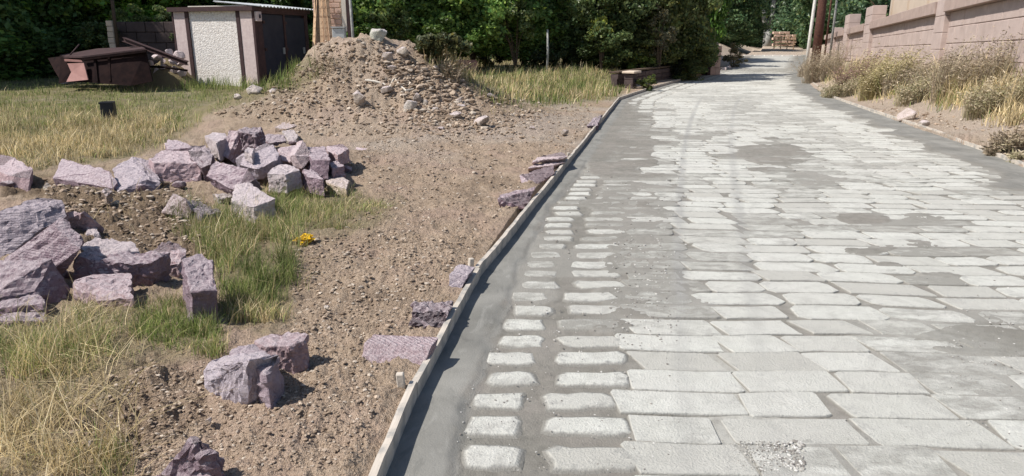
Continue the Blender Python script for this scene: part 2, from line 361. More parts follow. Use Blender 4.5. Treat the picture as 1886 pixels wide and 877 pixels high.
M['brownmetal'] = simple('brown_painted_metal', (0.075, 0.042, 0.042), (0.045, 0.028, 0.03), 8, 0.002, 0.7, 30)
M['rust'] = simple('rusty_metal', (0.010, 0.006, 0.007), (0.026, 0.014, 0.013), 6, 0.004, 0.9, 40, spec=0.08)
M['pinkpaint'] = simple('faded_red_paint', (0.50, 0.27, 0.24), (0.38, 0.2, 0.18), 5, 0.002, 0.7, 30)
M['galv'] = simple('galvanised_sheet', (0.52, 0.54, 0.55), (0.40, 0.42, 0.43), 8, 0.001, 0.5, 30, metal=0.3)
M['whitewood'] = simple('pale_fascia', (0.75, 0.70, 0.62), (0.6, 0.54, 0.46), 6, 0.002, 0.8, 30)
M['brick'] = simple('pink_brick', (0.62, 0.42, 0.34), (0.74, 0.55, 0.44), 5, 0.004, 0.95, 60)
M['brickjoint'] = simple('cream_mortar', (0.72, 0.60, 0.48), (0.62, 0.5, 0.4), 8, 0.004, 0.95, 60)
M['whitepole'] = simple('white_painted_metal', (0.82, 0.80, 0.76), (0.6, 0.57, 0.52), 9, 0.001, 0.6, 30)
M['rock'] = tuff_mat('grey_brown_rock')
M['black'] = simple('black_plastic', (0.02, 0.022, 0.03), (0.035, 0.036, 0.045), 8, 0.001, 0.5, 30)
M['yellow'] = simple('yellow_plastic', (0.85, 0.55, 0.02), (0.75, 0.42, 0.01), 30, 0.002, 0.5, 60)
M['glass'] = simple('dark_window_glass', (0.03, 0.035, 0.04), None, 3, 0, 0.15)
M['farwall'] = simple('far_pale_wall', (0.66, 0.60, 0.54), (0.56, 0.5, 0.45), 0.5, 0.0, 0.9)
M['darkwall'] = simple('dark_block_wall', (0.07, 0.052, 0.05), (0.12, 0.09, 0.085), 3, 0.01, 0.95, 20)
# ------------------------------------------------------------------ ground sheet
def in_poly(px, py, poly):
    r = np.zeros(px.shape, bool); n_ = len(poly)
    for i in range(n_):
        x1, y1 = poly[i]; x2, y2 = poly[(i + 1) % n_]
        c = ((y1 > py) != (y2 > py)) & (px < (x2 - x1) * (py - y1) / (y2 - y1 + 1e-9) + x1); r ^= c
    return r
def poly_soft(px, py, poly, n=10, s=25):
    """soft edged polygon membership through jittered tests"""
    r = np.zeros(px.shape); rs = np.random.RandomState(3)
    for _ in range(n):
        q = rs.normal(size=2) * s * np.array([1, 0.5]); r += in_poly(px + q[0], py + q[1], poly)
    return r / n
P_FIELD = [(-400, 100), (560, 100), (600, 130), (520, 165), (440, 190), (380, 205), (350, 235), (310, 262), (200, 292), (110, 296), (60, 312), (-60, 285), (-500, 330)]
P_FAR = [(760, 90), (1150, 90), (1150, 165), (1130, 178), (1000, 188), (930, 178), (860, 150), (800, 120)]
P_MID = [(330, 400), (420, 390), (500, 350), (560, 330), (640, 340), (720, 380), (700, 410), (620, 440), (560, 425), (530, 500), (540, 560), (500, 620), (440, 600), (400, 480)]
P_LOW = [(-300, 560), (90, 575), (150, 560), (300, 560), (420, 640), (330, 660), (250, 680), (200, 740), (120, 760), (-200, 900), (-600, 800)]
P_BL = [(-400, 760), (120, 760), (220, 830), (260, 900), (-400, 950)]
def damp_at(px, py):
    return poly_soft(px, py, [(80, 330), (300, 330), (420, 400), (440, 470), (200, 460), (90, 400)], 10, 30) + poly_soft(px, py, [(0, 320), (90, 330), (90, 370), (0, 360)], 6, 10) + .6 * poly_soft(px, py, [(240, 660), (380, 670), (380, 760), (300, 800), (60, 860), (150, 760)], 8, 30)
def micro(X, Y):
    dl = xL(Y) - X; dr = X - xR(Y); off = (dl > 0) | (dr > 0); px, py = to_px(X, Y, H(X, Y)); damp = np.where((Y > .5) & off, damp_at(px, py), 0)
    near = sst(30, 6, Y) * off * np.clip(np.minimum(np.maximum(dl, dr) / 0.1, 1), 0, 1); rough = 1 + 0.8 * np.clip(damp, 0, 1)
    f1 = fbm(X, Y, 4.0, 3, 60); f2 = fbm(X, Y, 16, 3, 63); f3 = np.abs(fbm(X, Y, 34, 2, 66))
    z = near * rough * (0.036 * f1 + 0.03 * fbm(X, Y, 1.4, 2, 69) + 0.024 * f2 + 0.022 * f3)
    mound = sst(3.2, 1.5, np.hypot(X + 2.9, Y - 13.9)); return z + mound * (0.13 * fbm(X, Y, 1.9, 3, 70) + 0.10 * np.abs(fbm(X, Y, 7, 3, 73))), damp
def ground():
    th = np.concatenate([np.linspace(-180, -46, 46)[:-1], np.linspace(-46, 46, 800), np.linspace(46, 180, 46)[1:-1]])
    r = np.concatenate([np.linspace(.02, 1.1, 10)[:-1], np.geomspace(1.1, 62, 620), np.geomspace(62, 1500, 22)[1:]])
    T, R = np.meshgrid(np.radians(th), r); X = (R * np.sin(T)).ravel(); Y = (R * np.cos(T)).ravel()
    Z = H(X, Y); dl = xL(Y) - X; dr = X - xR(Y); off = (dl > 0) | (dr > 0)
    px, py = to_px(X, Y, Z)
    front = (Y > 0.5) & off
    turf = np.zeros_like(X); 
    for P, w in ((P_FIELD, 1), (P_FAR, 1), (P_MID, .75), (P_LOW, .6), (P_BL, .35)):
        turf = np.maximum(turf, w * np.where(front, poly_soft(px, py, P), 0))
    turf = np.where(off & ((Y < 0.5) | (Y > 26) & (X < 4)), 0.8, turf)
    turf = np.maximum(turf, np.where(dr > 0, 0.45 * sst(1.0, 2.2, dr), 0)); turf = np.clip(turf + 0.25 * fbm(X, Y, 2.5, 3, 40) * (turf > 0.05), 0, 1)
    grey = np.where(off, np.clip(sst(8, 11, Y) * sst(0.0, 0.6, fbm(X, Y, 0.9, 3, 50) + 0.25), 0, 1), 0); grey = np.maximum(grey, 0.7 * (dr > 0))
    grey = np.where(np.hypot(X + 2.9, Y - 13.9) < 3.4, grey * .35, grey); grey = np.where(Y > 44, 0.9, grey)
    dz_, damp = micro(X, Y); Z = Z + dz_
    nr, nt = len(r), len(th); idx = np.arange(nr * nt).reshape(nr, nt)
    a = idx[:-1, :]; b = np.roll(idx, -1, 1)[:-1, :]; c = np.roll(idx, -1, 1)[1:, :]; d = idx[1:, :]
    Fq = np.stack([a, d, c, b], -1).reshape(-1, 4)
    # closing disc under the camera
    V = np.stack([X, Y, Z], 1)
    me = mesh_np('ground', V, Fq, smooth=True, attrs={'turf': turf, 'grey': grey, 'damp': np.clip(damp, 0, 1)})
    o = link('ground', me, M['soil']); tag(o, kind='structure')
ground()
# ------------------------------------------------------------------ road bed (mortar and gutters)
COVER = [(1130, 255, 80, 85, 1.0), (1425, 284, 80, 26, 1.0), (1155, 400, 75, 95, .72), (1165, 500, 70, 70, .7), (1150, 590, 90, 26, .8), (1590, 405, 50, 11, 1), (1600, 458, 55, 12, .9), (1680, 452, 60, 12, .8),
         (1800, 628, 140, 34, 1.0), (1640, 490, 30, 10, .8), (1450, 215, 60, 14, .6), (1300, 250, 60, 16, .7), (1735, 505, 50, 9, .8), (1200, 790, 40, 26, .6), (1010, 640, 40, 60, .25), (1330, 175, 90, 14, .5), (1500, 240, 40, 10, .5), (1500, 330, 60, 14, .7), (1420, 360, 50, 10, .5), (1700, 400, 40, 10, .7), (1560, 300, 50, 9, .6), (1660, 300, 60, 9, .5), (1780, 350, 50, 9, .6), (1330, 420, 40, 9, .5), (1350, 200, 40, 30, .6), (1290, 330, 60, 14, .5), (1230, 560, 60, 14, .6), (1800, 460, 60, 9, .6), (1860, 560, 60, 9, .6)]
def cover(x, y):
    px, py = to_px(x, y, 0 * x); c = np.zeros_like(x)
    wob = 1.3 * fbm(x, y * 1.6, 1.6, 4, 80)
    for cx, cy, rx, ry, amp in COVER:
        q = ((px - cx) / rx) ** 2 + ((py - cy) / ry) ** 2; c = np.maximum(c, amp * sst(1.25, 0.6, q * (1 + wob)))
    g = x - xL(y); c = np.maximum(c, sst(0.31, 0.22, g + 0.06 * fbm(x, y, 5, 3, 81)))
    gr = xR(y) - x; c = np.maximum(c, sst(1.15, 0.45, gr + 0.5 * fbm(x, y, 1.5, 3, 82)))
    c = np.maximum(c, 0.55 * sst(0.15, 0.5, fbm(x, y, 0.8, 3, 83)))
    c = np.maximum(c, sst(33, 42, y)); g = x - xL(y)
    c = c - 0.55 * sst(0.05, 0.5, fbm(x * .55, y * 1.5, 4.5, 3, 88)) * sst(.4, .6, g)
    return np.clip(c, 0, 1)
def dustf(x, y):
    px, py = to_px(x, y, 0 * x)
    d = -0.05 + 0.27 * sst(1.15, 1.6, x - xL(y)) + 0.55 * sst(1, 0, ((px - 1360) / 190) ** 2 + ((py - 760) / 190) ** 2) + 0.3 * fbm(x, y, 1.3, 3, 90)
    d = d + 0.75 * sst(12, 22, y) * sst(0.3, 1.2, x - xL(y)) + 0.4 * sst(1.2, 0.2, ((px - 1640) / 180) ** 2 + ((py - 300) / 45) ** 2)
    d = d * (1 - .6 * sst(3.6, 4.6, y) * sst(14, 10, y)) * sst(0.35, 0.55, x - xL(y)) * sst(0.6, 1.4, xR(y) - x)
    return np.clip(d, 0, 0.95)
def road_bed():
    ys = np.concatenate([np.linspace(-6, 1.5, 12)[:-1], np.geomspace(1.5, 52, 520)])
    t = np.linspace(0, 1, 420); t = t ** 1.25
    Yg, Tg = np.meshgrid(ys, t, indexing='ij'); x0 = xL(Yg) + 0.01; x1 = xR(Yg) + 0.01; X = (x0 + (x1 - x0) * Tg).ravel(); Y = Yg.ravel()
    c = cover(X, Y); g = X - xL(Y); gr = xR(Y) - X
    gut = np.maximum(sst(0.30, 0.21, g + 0.05 * fbm(X, Y, 6, 3, 81)), sst(0.75, 0.4, gr + 0.4 * fbm(X, Y, 1.5, 3, 82)))
    px, py = to_px(X, Y, 0 * X)
    wet = np.maximum(sst(1.2, .5, ((px - 1800) / 140) ** 2 + ((py - 628) / 34) ** 2 + 0.5 * fbm(X, Y, 3, 3, 84)), 0.5 * c * sst(30, 8, Y) * (gut < .5) * sst(0, .4, fbm(X, Y, 1.7, 3, 85)))
    wet = np.maximum(wet, .45 * sst(1.1, .9, g) * sst(.25, .4, g) * sst(9, 6, Y) * (.6 + .8 * fbm(X, Y, 4, 3, 89)))
    Z = road_z(Y) - 0.011 + 0.017 * c + 0.006 * gut + 0.003 * fbm(X, Y, 9, 3, 86) * (1 - gut) + 0.0025 * fbm(X, Y, 30, 2, 87) * sst(12, 4, Y) * (1 - gut)
    nr, nt = len(ys), len(t); idx = np.arange(nr * nt).reshape(nr, nt)
    Fq = np.stack([idx[:-1, :-1], idx[:-1, 1:], idx[1:, 1:], idx[1:, :-1]], -1).reshape(-1, 4)
    me = mesh_np('road', np.stack([X, Y, Z], 1), Fq, smooth=True, attrs={'gutter': gut, 'wet': np.clip(wet, 0, 1), 'dust': dustf(X, Y), 'thin': np.clip(sst(0.95, 0.55, c) * sst(0.15, .5, c) * .8, 0, 1)})
    o = link('road', me, M['mortar']); tag(o, kind='structure'); return o
road = road_bed()
# ------------------------------------------------------------------ paving stones
def paving():
    stones = []; k = 0; y0 = 1.35; rs = np.random.RandomState(11)
    while y0 < 41:
        x0 = float(xL(y0)) + 0.265 + 0.04 * min(1, max(0, (y0 - 2.5) / 3)); x1 = float(xR(y0)) - 0.45; x = x0 + rs.uniform(-0.03, 0.03); colm = 0
        pitch = 0.228 + rs.uniform(-.008, .008); off = rs.uniform(-.22, 0)
        while x < x1:
            L = rs.uniform(.24, .28) if colm == 0 else rs.uniform(.34, .39) if colm == 1 else rs.uniform(0.34, 0.56)
            gap = rs.uniform(.06, .10) if colm == 0 else rs.uniform(.03, .07) if colm == 1 else (rs.uniform(0.008, 0.03) if rs.rand() < .75 else rs.uniform(.04, .09))
            if colm == 2: x += off * 0.4
            gy = 0.050 if colm < 2 else rs.uniform(0.004, 0.020) + (rs.uniform(0.0, .035) if 3.6 < y0 < 15 and rs.rand() < .7 else 0)
            cx = x + L / 2; cy = y0 + rs.uniform(-.008, .008)
            stones.append((cx, cy, L - 0.0, pitch - gy + (rs.uniform(-.012, .006) if colm > 1 else -0.006), colm, rs.randint(1 << 30)))
            x += L + gap; colm += 1
        y0 += pitch; k += 1
    def gskew(x, y): return -0.05 * np.clip(x - 0.6, 0, 4.0) + 0.018 * np.sin(x * 2.1 + y * .9) + 0.012 * np.sin(x * 4.3 - y * 1.7)
    ringB = [(-1, -.86), (-.965, -1), (-.35, -1), (.3, -1), (.965, -1), (1, -.86), (1, .85), (.965, 1), (.3, 1), (-.3, 1), (-.965, 1), (-1, .86)]
    ringA = [(-1, -.62), (-.82, -1), (-.2, -1), (.3, -1), (.8, -1), (1, -.6), (1, .55), (.84, 1), (.25, 1), (-.35, 1), (-.82, 1), (-1, .6)]
    def build(s):
        cx, cy, L, Wd, colm, sd = s; r = np.random.RandomState(sd)
        tap = colm > 1 and 3.9 < cy < 16 and r.rand() < .6; A = np.array(ringA if (colm < 2 or tap) else ringB); jit = r.uniform(-1, 1, (12, 2)) * ((0.020, 0.014) if colm < 2 else (0.014, 0.0055))
        if colm > 1:
            sh = -.010 + r.uniform(-.03, .025); A = A.copy()
        outer = A * (L / 2 + .006, Wd / 2 + .006) + jit
        if colm > 1: outer[:, 0] += sh * A[:, 1]
        inset = 0.030 if colm < 2 else 0.007
        inner = outer * (1 - inset * 2 / np.array([L, Wd])) + r.uniform(-1, 1, (12, 2)) * 0.003
        V = np.zeros((25, 3)); V[:12, :2] = outer; V[12:24, :2] = inner; V[:12, 2] = -0.012
        top = r.uniform(-0.0015, 0.0025); V[12:24, 2] = top + r.uniform(-.001, .001, 12); V[24] = (r.uniform(-.03, .03), r.uniform(-.02, .02), top + 0.0015)
        V[:, 0] += cx; V[:, 1] += cy; V[:, 1] += gskew(V[:, 0], V[:, 1]) * (1 if colm > 1 else 0); V[:, 2] += float(road_z(cy))
        return V
    Ft = []
    for i in range(12):
        j = (i + 1) % 12; Ft += [(i, j, 12 + j), (i, 12 + j, 12 + i), (12 + i, 12 + j, 24)]
    Ft = np.array(Ft)
    edge = np.array([1.0] * 12 + [0.42] * 12 + [0.0])
    info = []
    for s in stones:
        cx, cy, L, Wd = s[:4]; px, py = to_px(np.array([cx]), np.array([cy]), np.array([0.0]))
        zc = max(cy * cp + CH * sp, .3); area = L * Wd / zc ** 3
        vis = 0 <= px[0] <= W0 + 20 and py[0] < H0 + 25 and py[0] > 0
        cov = float(cover(np.array([cx]), np.array([cy]))[0])
        if cov > 0.9: area *= 0.05
        info.append((area if vis else 0, s, cov))
    info.sort(key=lambda q: -q[0])
    def attrs(ss):
        X = np.array([q[1][0] for q in ss]); Y = np.array([q[1][1] for q in ss])
        mort = 1 - 0.75 * dustf(X, Y); tone = np.array([np.random.RandomState(q[1][5]).rand() ** 2 for q in ss])
        pxx, pyy = to_px(X, Y, 0 * X); cvs = np.array([q[2] for q in ss])
        mort = np.where(pxx > 1230, mort * 0.7, mort) * (1 - .6 * sst(12, 22, Y))
        return mort, tone, cvs
    near = info[:300]; rest = info[300:]
    mo, to, cs_ = attrs(near)
    for q, m_, t_, c_ in zip(near, mo, to, cs_):
        V = build(q[1]); c = V[24].copy(); V -= c
        me = mesh_np('paving_stone', V, Ft, smooth=False, attrs={'edge': edge, 'mort': np.full(25, m_), 'tone': np.full(25, t_), 'cov': np.full(25, c_)})
        link('paving_stone', me, M['paving'], road, loc=tuple(c))
    mo, to, cs_ = attrs(rest); Vs = [build(q[1]) for q in rest]; n_ = len(rest)
    V = np.vstack(Vs); Fa = (Ft[None] + (np.arange(n_) * 25)[:, None, None]).reshape(-1, 3)
    me = mesh_np('paving_stones', V, Fa, attrs={'edge': np.tile(edge, n_), 'mort': np.repeat(mo, 25), 'tone': np.repeat(to, 25), 'cov': np.repeat(cs_, 25)})
    o = link('paving_stones', me, M['paving'], road); o['kind'] = 'stuff'
paving()
# ------------------------------------------------------------------ formwork boards
def board(p0, p1, w, ztop, zbot, label, group, side=1, over=0.0):
    a = Vector((p0[0], p0[1], 0)); b = Vector((p1[0], p1[1], 0)); d = (b - a); L = d.length; d.normalize(); nrm = Vector((d.y, -d.x, 0)) * side
    bm = bmesh.new(); N = max(2, int(L / 0.12)); rs = random.Random(int(L * 1e4))
    rows = []
    for i in range(N + 1):
        s = -over + (L + over * 2) * i / N; wig = 0.003 * math.sin(i * 0.35 + L) + rs.uniform(-.002, .002)
        c = Vector((0, s, 0)); t = ztop + rs.uniform(-.004, .003)
        rows.append([bm.verts.new((wig - w / 2, s, t)), bm.verts.new((wig + w / 2, s, t + rs.uniform(-.004, .002))), bm.verts.new((wig + w / 2, s, zbot)), bm.verts.new((wig - w / 2, s, zbot))])
    for r0, r1 in zip(rows[:-1], rows[1:]):
        for k in range(4): bm.faces.new((r0[k], r0[(k + 1) % 4], r1[(k + 1) % 4], r1[k]))
    bm.faces.new(rows[0][::-1]); bm.faces.new(rows[-1]); bmesh.ops.recalc_face_normals(bm, faces=bm.faces)
    o = link('formwork_board', bm_mesh('formwork_board', bm), M['board']); mid_z = float(road_z((p0[1] + p1[1]) / 2))
    o.location = (a.x - nrm.x * w / 2, a.y - nrm.y * w / 2, float(road_z(p0[1]))); o.rotation_euler = (0, 0, math.atan2(d.y, d.x) - math.pi / 2)
    return tag(o, label, 'board', group)
LB = [(655, 960), (768, 703), (883, 492), (1052, 287), (1094, 236), (1141, 179), (1196, 161), (1262, 143)]
labs = ['whitish formwork board at the bottom edge of the photo, nearest the camera', 'cement crusted formwork board beside the sawn purple block', 'long formwork board passing the three purple blocks beyond the middle', 'short formwork board just past the far trio of pink blocks', 'formwork board with a kink where the left road edge starts to bend', 'formwork board at the sharp bend below the low stone planter wall', 'farthest left formwork board in front of the shaded planter wall']
for i in range(len(LB) - 1):
    p0 = at_z(*LB[i], 0.095); p1 = at_z(*LB[i + 1], 0.095)
    board(p0, p1, 0.030, 0.098 - 0.008 * (i % 2), -0.02, labs[i], 'formwork boards along the left road edge', 1, 0.0)
RB = [(2300, 480), (1886, 301), (1745, 248), (1600, 200), (1530, 176), (1477, 138)]
labs = ['pale formwork board at the right edge of the photo along the bare bank', 'pale formwork board beside the sandy boulder on the right', 'pale formwork board below the yellow weeds on the right', 'pale short formwork board where the right edge begins to curve', 'farthest pale formwork board leading to the foot of the white pole']
for i in range(len(RB) - 1):
    p0 = at_z(*RB[i], 0.06); p1 = at_z(*RB[i + 1], 0.06)
    board(p0, p1, 0.04, 0.07 - 0.006 * (i % 2), -0.02, labs[i], 'formwork boards along the right road edge', -1, 0.0)
# ------------------------------------------------------------------ rubble blocks and rocks
VIO = (0.31, 0.23, 0.27); PNK = (0.52, 0.385, 0.405); BLU = (0.36, 0.315, 0.365); DRK = (0.18, 0.13, 0.15); TAN = (0.42, 0.33, 0.26); WHT = (0.60, 0.53, 0.53); GRY = (0.40, 0.36, 0.32)
def block(pts, ex, col, label, name='tuff_block', cat='stone block', group='purple tuff blocks dumped on the verge', mat='tuff', rough=0.010, bev=0.007, cuts=5):
    P = [Vector(at_z(*p)) for p in pts]; E = Vector(ex); c = sum(P, Vector()) / len(P) + E / 2
    bm = bmesh.new(); a = [bm.verts.new(p - c) for p in P]; b = [bm.verts.new(p + E - c) for p in P]; n_ = len(P)
    bm.faces.new(a); bm.faces.new(b[::-1])
    for i in range(n_): bm.faces.new((a[i], b[i], b[(i + 1) % n_], a[(i + 1) % n_]))
    h = bmesh.ops.convex_hull(bm, input=bm.verts)
    bmesh.ops.delete(bm, geom=list({g for g in h['geom_interior'] if isinstance(g, bmesh.types.BMVert)}), context='VERTS')
    loose = [f for f in bm.faces if False]
    bmesh.ops.dissolve_limit(bm, angle_limit=math.radians(8), verts=bm.verts, edges=bm.edges)
    bmesh.ops.recalc_face_normals(bm, faces=bm.faces)
    size = max((v.co.length for v in bm.verts)); bev_ = min(bev, size * 0.09)
    bmesh.ops.bevel(bm, geom=list(bm.edges), offset=bev_, segments=2, affect='EDGES', profile=0.6)
    bmesh.ops.triangulate(bm, faces=bm.faces)
    tgt = size / 9
    for _ in range(5):
        el = [e_ for e_ in bm.edges if e_.calc_length() > tgt]
        if not el or len(bm.faces) > 4500: break
        bmesh.ops.subdivide_edges(bm, edges=el, cuts=1); bmesh.ops.triangulate(bm, faces=[f for f in bm.faces if len(f.verts) > 3])
    bm.normal_update(); co = np.array([v.co for v in bm.verts]); no = np.array([v.normal for v in bm.verts]); sd = (abs(hash(label)) if False else sum(ord(ch) * (i + 1) for i, ch in enumerate(label))) % 9999
    nz = (vn3(co[:, 0] * 9 + sd, co[:, 1] * 9, co[:, 2] * 9, 1) - .5) * 1.4 + (vn3(co[:, 0] * 28 + sd, co[:, 1] * 28, co[:, 2] * 28, 2) - .5) * 0.9 + (vn3(co[:, 0] * 70 + sd, co[:, 1] * 70, co[:, 2] * 70, 2) - .5) * 0.7
    co = co + no * (nz * rough * 2.1)[:, None]
    for v, q in zip(bm.verts, co): v.co = q
    o = link(name, bm_mesh(name, bm), M[mat]); o.location = c; o.color = (*col, 1)
    return tag(o, label, cat, group)
def dn(h, dx=0, dy=0): return (dx, dy, -h)
B = block
B([(-14, 395, .42), (22, 386, .42), (65, 392, .40), (73, 424, .30), (0, 486, .12), (-25, 480, .12)], (.04, .27, .03), BLU, 'big chiselled block at the left edge with a bright white top, above the slanting slab', mat='tuff_groove')
B([(74, 390, .30), (155, 389, .36), (132, 437, .14), (64, 438, .14)], (.10, .07, -.16), PNK, 'pale pink block with a flat bright face, right behind the leftmost chiselled block')
B([(3, 492, .20), (103, 418, .46), (148, 459, .36), (104, 520, .12), (30, 545, .06)], (-.04, .12, .03), VIO, 'long violet slab slanting up to a point in the left heap', mat='tuff_groove')
B([(-30, 482, .30), (96, 476, .33), (62, 540, .16), (-30, 552, .16)], (.07, .02, -.20), VIO, 'dark faced block lying under the point of the slanting slab at the left edge')
B([(-30, 556, .15), (72, 540, .17), (82, 560, .14), (-30, 570, .13)], (0, 0, -.10), VIO, 'flat violet block cut by the left edge, under the dark faced one')
B([(-30, 577, .10), (82, 577, .10), (85, 590, .09), (-30, 593, .09)], (0, .03, -.28), VIO, 'lowest block at the left edge, half hidden by dry straw')
B([(147, 455, .29), (176, 437, .29), (245, 448, .29), (258, 462, .27), (225, 468, .27), (164, 470, .27)], dn(.12), WHT, 'flat almost white topped stone lying on the rough broken block')
B([(137, 478, .26), (285, 480, .26), (284, 530, .06), (136, 534, .06)], (.03, .15, .01), VIO, 'rectangular block with a rough pitted front face under the white topped stone', rough=0.016)
B([(133, 517, .2), (171, 506, .2), (241, 503, .2), (245, 549, .15), (181, 554, .13), (136, 530, .17)], dn(.12), PNK, 'pinkish flat topped block leaning in front of the pitted block, in the grass')
B([(279, 469, .16), (296, 446, .2), (320, 447, .2), (339, 461, .18), (328, 488, .14), (306, 494, .12)], dn(.14), PNK, 'round worn pink block just left behind the upright pointed block', rough=.016)
B([(334, 475, .36), (372, 466, .35), (391, 480, .33), (401, 535, .26), (352, 537, .27)], (-.03, .02, -.25), VIO, 'upright pointed block with a long black shadow, at the green tussock')
B([(376, 684, .14), (390, 663, .19), (458, 663, .31), (453, 752, .04), (412, 740, .03), (377, 712, .07)], (.10, .10, -.02), (.62, .56, .62), 'front bluish white block of the group of three in the foreground', rough=.012)  # whitish base colour stands in for sunlight on its front
B([(424, 648, .20), (467, 631, .22), (512, 660, .25), (490, 688, .25), (448, 668, .22)], dn(.24, .02, -.02), (.44, .36, .41), 'middle block of the foreground three with a shaded violet side', rough=.012)
B([(469, 628, .18), (501, 613, .2), (550, 612, .21), (567, 616, .21), (560, 627, .2), (535, 638, .19), (488, 639, .18)], dn(.2), PNK, 'rear block of the foreground three with soil on its flat top')
B([(283, 890, .02), (325, 835, .16), (345, 812, .22), (370, 806, .24), (384, 835, .19), (412, 900, .04)], dn(.2, .05, .05), VIO, 'rough purple rock poking up at the bottom edge of the photo', rough=.022)
B([(670, 632, .14), (795, 637, .14), (768, 703, .02), (664, 695, .02)], (.03, .10, .005), PNK, 'large sawn block with slanting grooves, nearest beside the formwork board', mat='tuff_groove2', group='blocks set against the formwork', rough=.004)
B([(757, 575, .13), (828, 573, .13), (806, 620, .03), (752, 618, .03)], (.02, .15, 0), DRK, 'dark crumbly block second from the camera along the formwork', group='blocks set against the formwork', rough=.02)
B([(828, 505, .14), (862, 508, .14), (845, 541, .04), (822, 540, .04)], (.04, .19, 0), BLU, 'bluish topped block third from the camera along the formwork', group='blocks set against the formwork', rough=.006)
B([(916, 366, .15), (984, 350, .15), (968, 384, .04), (922, 387, .04)], (.02, .12, .01), (0.33, .22, .25), 'dark plum block, nearest of the far trio by the formwork', group='blocks set against the formwork')
B([(957, 322, .16), (1018, 306, .16), (1021, 319, .12), (985, 342, .07), (962, 342, .07)], (0, .09, -.08), PNK, 'pink speckled block in the middle of the far trio by the formwork', group='blocks set against the formwork')
B([(974, 310, .12), (985, 302, .13), (1030, 292, .13), (1042, 299, .12), (1018, 305, .12)], (0, .1, -.05), (.5, .38, .36), 'lower thin pink slab, farthest of the trio by the formwork', group='blocks set against the formwork')
B([(982, 298, .18), (990, 290, .18), (1035, 280, .18), (1045, 288, .18), (1036, 292, .17)], (0, .1, -.045), (.54, .42, .40), 'upper thin pink slab lying on another slab by the formwork', group='blocks set against the formwork')
B([(1082, 232, .13), (1092, 218, .14), (1108, 212, .13), (1100, 232, .09)], dn(.1), DRK, 'small dark block behind the kinked formwork board', group='blocks set against the formwork')
# middle heap
B([(98, 328, .2), (113, 291, .32), (200, 314, .32), (217, 334, .24), (208, 347, .2), (160, 328, .22)], (-.0, .05, -.14), VIO, 'long low block lying slantwise, second from the left in the rear row')
B([(207, 309, .30), (243, 291, .37), (259, 290, .37), (269, 330, .25), (268, 344, .18), (216, 354, .16)], (.10, .08, -.05), BLU, 'bluish wedge shaped block with a dark right side, in the rear row')
B([(274, 292, .38), (302, 277, .40), (346, 278, .40), (368, 301, .34), (283, 300, .36)], dn(.22, .02, -.04), PNK, 'broad pink block with a bright flat top, right of the bluish wedge')
B([(346, 276, .42), (356, 268, .44), (378, 266, .44), (392, 284, .40), (388, 302, .34), (371, 310, .30), (350, 290, .38)], (0, .06, -.2), DRK, 'rough dark block between the broad pink block and the steep slab', rough=.016)
B([(303, 264, .36), (310, 256, .38), (344, 264, .38), (355, 272, .36), (310, 276, .34)], dn(.16), VIO, 'low brownish block farthest back, in the dry grass')
B([(378, 251, .50), (390, 244, .50), (415, 244, .50), (418, 254, .48), (399, 262, .48)], dn(.22, .02), WHT, 'light topped block left of the steep slab')
B([(421, 240, .56), (442, 240, .56), (438, 268, .40), (418, 292, .28), (407, 284, .32)], (.06, .08, -.08), PNK, 'narrow steep slab propped up in the rear heap')
B([(440, 244, .58), (449, 236, .58), (478, 233, .58), (484, 241, .57), (469, 247, .57)], dn(.24, .02, -.02), DRK, 'dark pitted block on top of the rear heap', rough=.02)
B([(433, 292, .36), (452, 285, .40), (485, 266, .46), (503, 268, .46), (514, 283, .40), (510, 296, .36), (472, 311, .30), (440, 303, .32)], (0, .08, -.13), BLU, 'large bluish tilted block below the pitted top block')
B([(449, 278, .46), (456, 271, .47), (468, 273, .46), (464, 284, .44)], dn(.1), WHT, 'small whitish stone wedged beneath the pitted top block')
B([(378, 324, .32), (397, 296, .44), (455, 312, .42), (470, 330, .34), (434, 352, .24)], (.03, .09, -.12), VIO, 'tilted slab like violet block with a black gap beneath')
B([(434, 340, .30), (458, 336, .31), (505, 366, .27), (467, 382, .22), (424, 373, .22)], dn(.15), WHT, 'light pointed block at the upper end of the green tussock')
B([(300, 391, .12), (318, 355, .28), (341, 366, .28), (352, 386, .20), (346, 402, .12)], (.05, .09, -.09), (.42, .34, .33), 'brown faced block half buried in the damp soil')
B([(346, 366, .22), (372, 373, .20), (408, 390, .16), (372, 397, .16), (352, 384, .20)], dn(.13), BLU, 'low bluish block next to the half buried brown one')
B([(392, 357, .17), (424, 356, .17), (430, 361, .16), (403, 366, .16)], dn(.06), GRY, 'small flat stone in the black gap of the heap')
B([(512, 275, .38), (551, 264, .42), (552, 300, .28), (520, 296, .30)], (.0, .07, -.12), PNK, 'pale pink block lying left of the standing rhomb')
B([(558, 258, .50), (575, 288, .38), (558, 310, .27), (543, 286, .40)], (-.10, .10, -.04), (.56, .45, .46), 'bright pink rhomb shaped block standing on its corner')
B([(564, 271, .42), (598, 268, .42), (608, 295, .38), (574, 294, .38)], dn(.2, -.03, -.04), VIO, 'block with a black grooved front right of the rhomb', mat='tuff_groove')
B([(601, 269, .38), (629, 266, .38), (643, 274, .36), (622, 286, .34), (601, 278, .35)], dn(.15), PNK, 'pink block with a shaded end, right hand part of the rear heap')
B([(604, 299, .32), (622, 298, .32), (634, 306, .30), (612, 310, .29)], dn(.15), VIO, 'small cube like block above the yellowish stone')
B([(492, 319, .30), (508, 305, .32), (536, 303, .32), (554, 312, .31), (526, 322, .29)], dn(.19, .01, -.02), WHT, 'white topped block with two dark fronts below the large bluish block')
B([(556, 313, .29), (578, 314, .29), (596, 331, .25), (568, 326, .25)], dn(.17), VIO, 'small block between the white topped block and the yellowish stone')
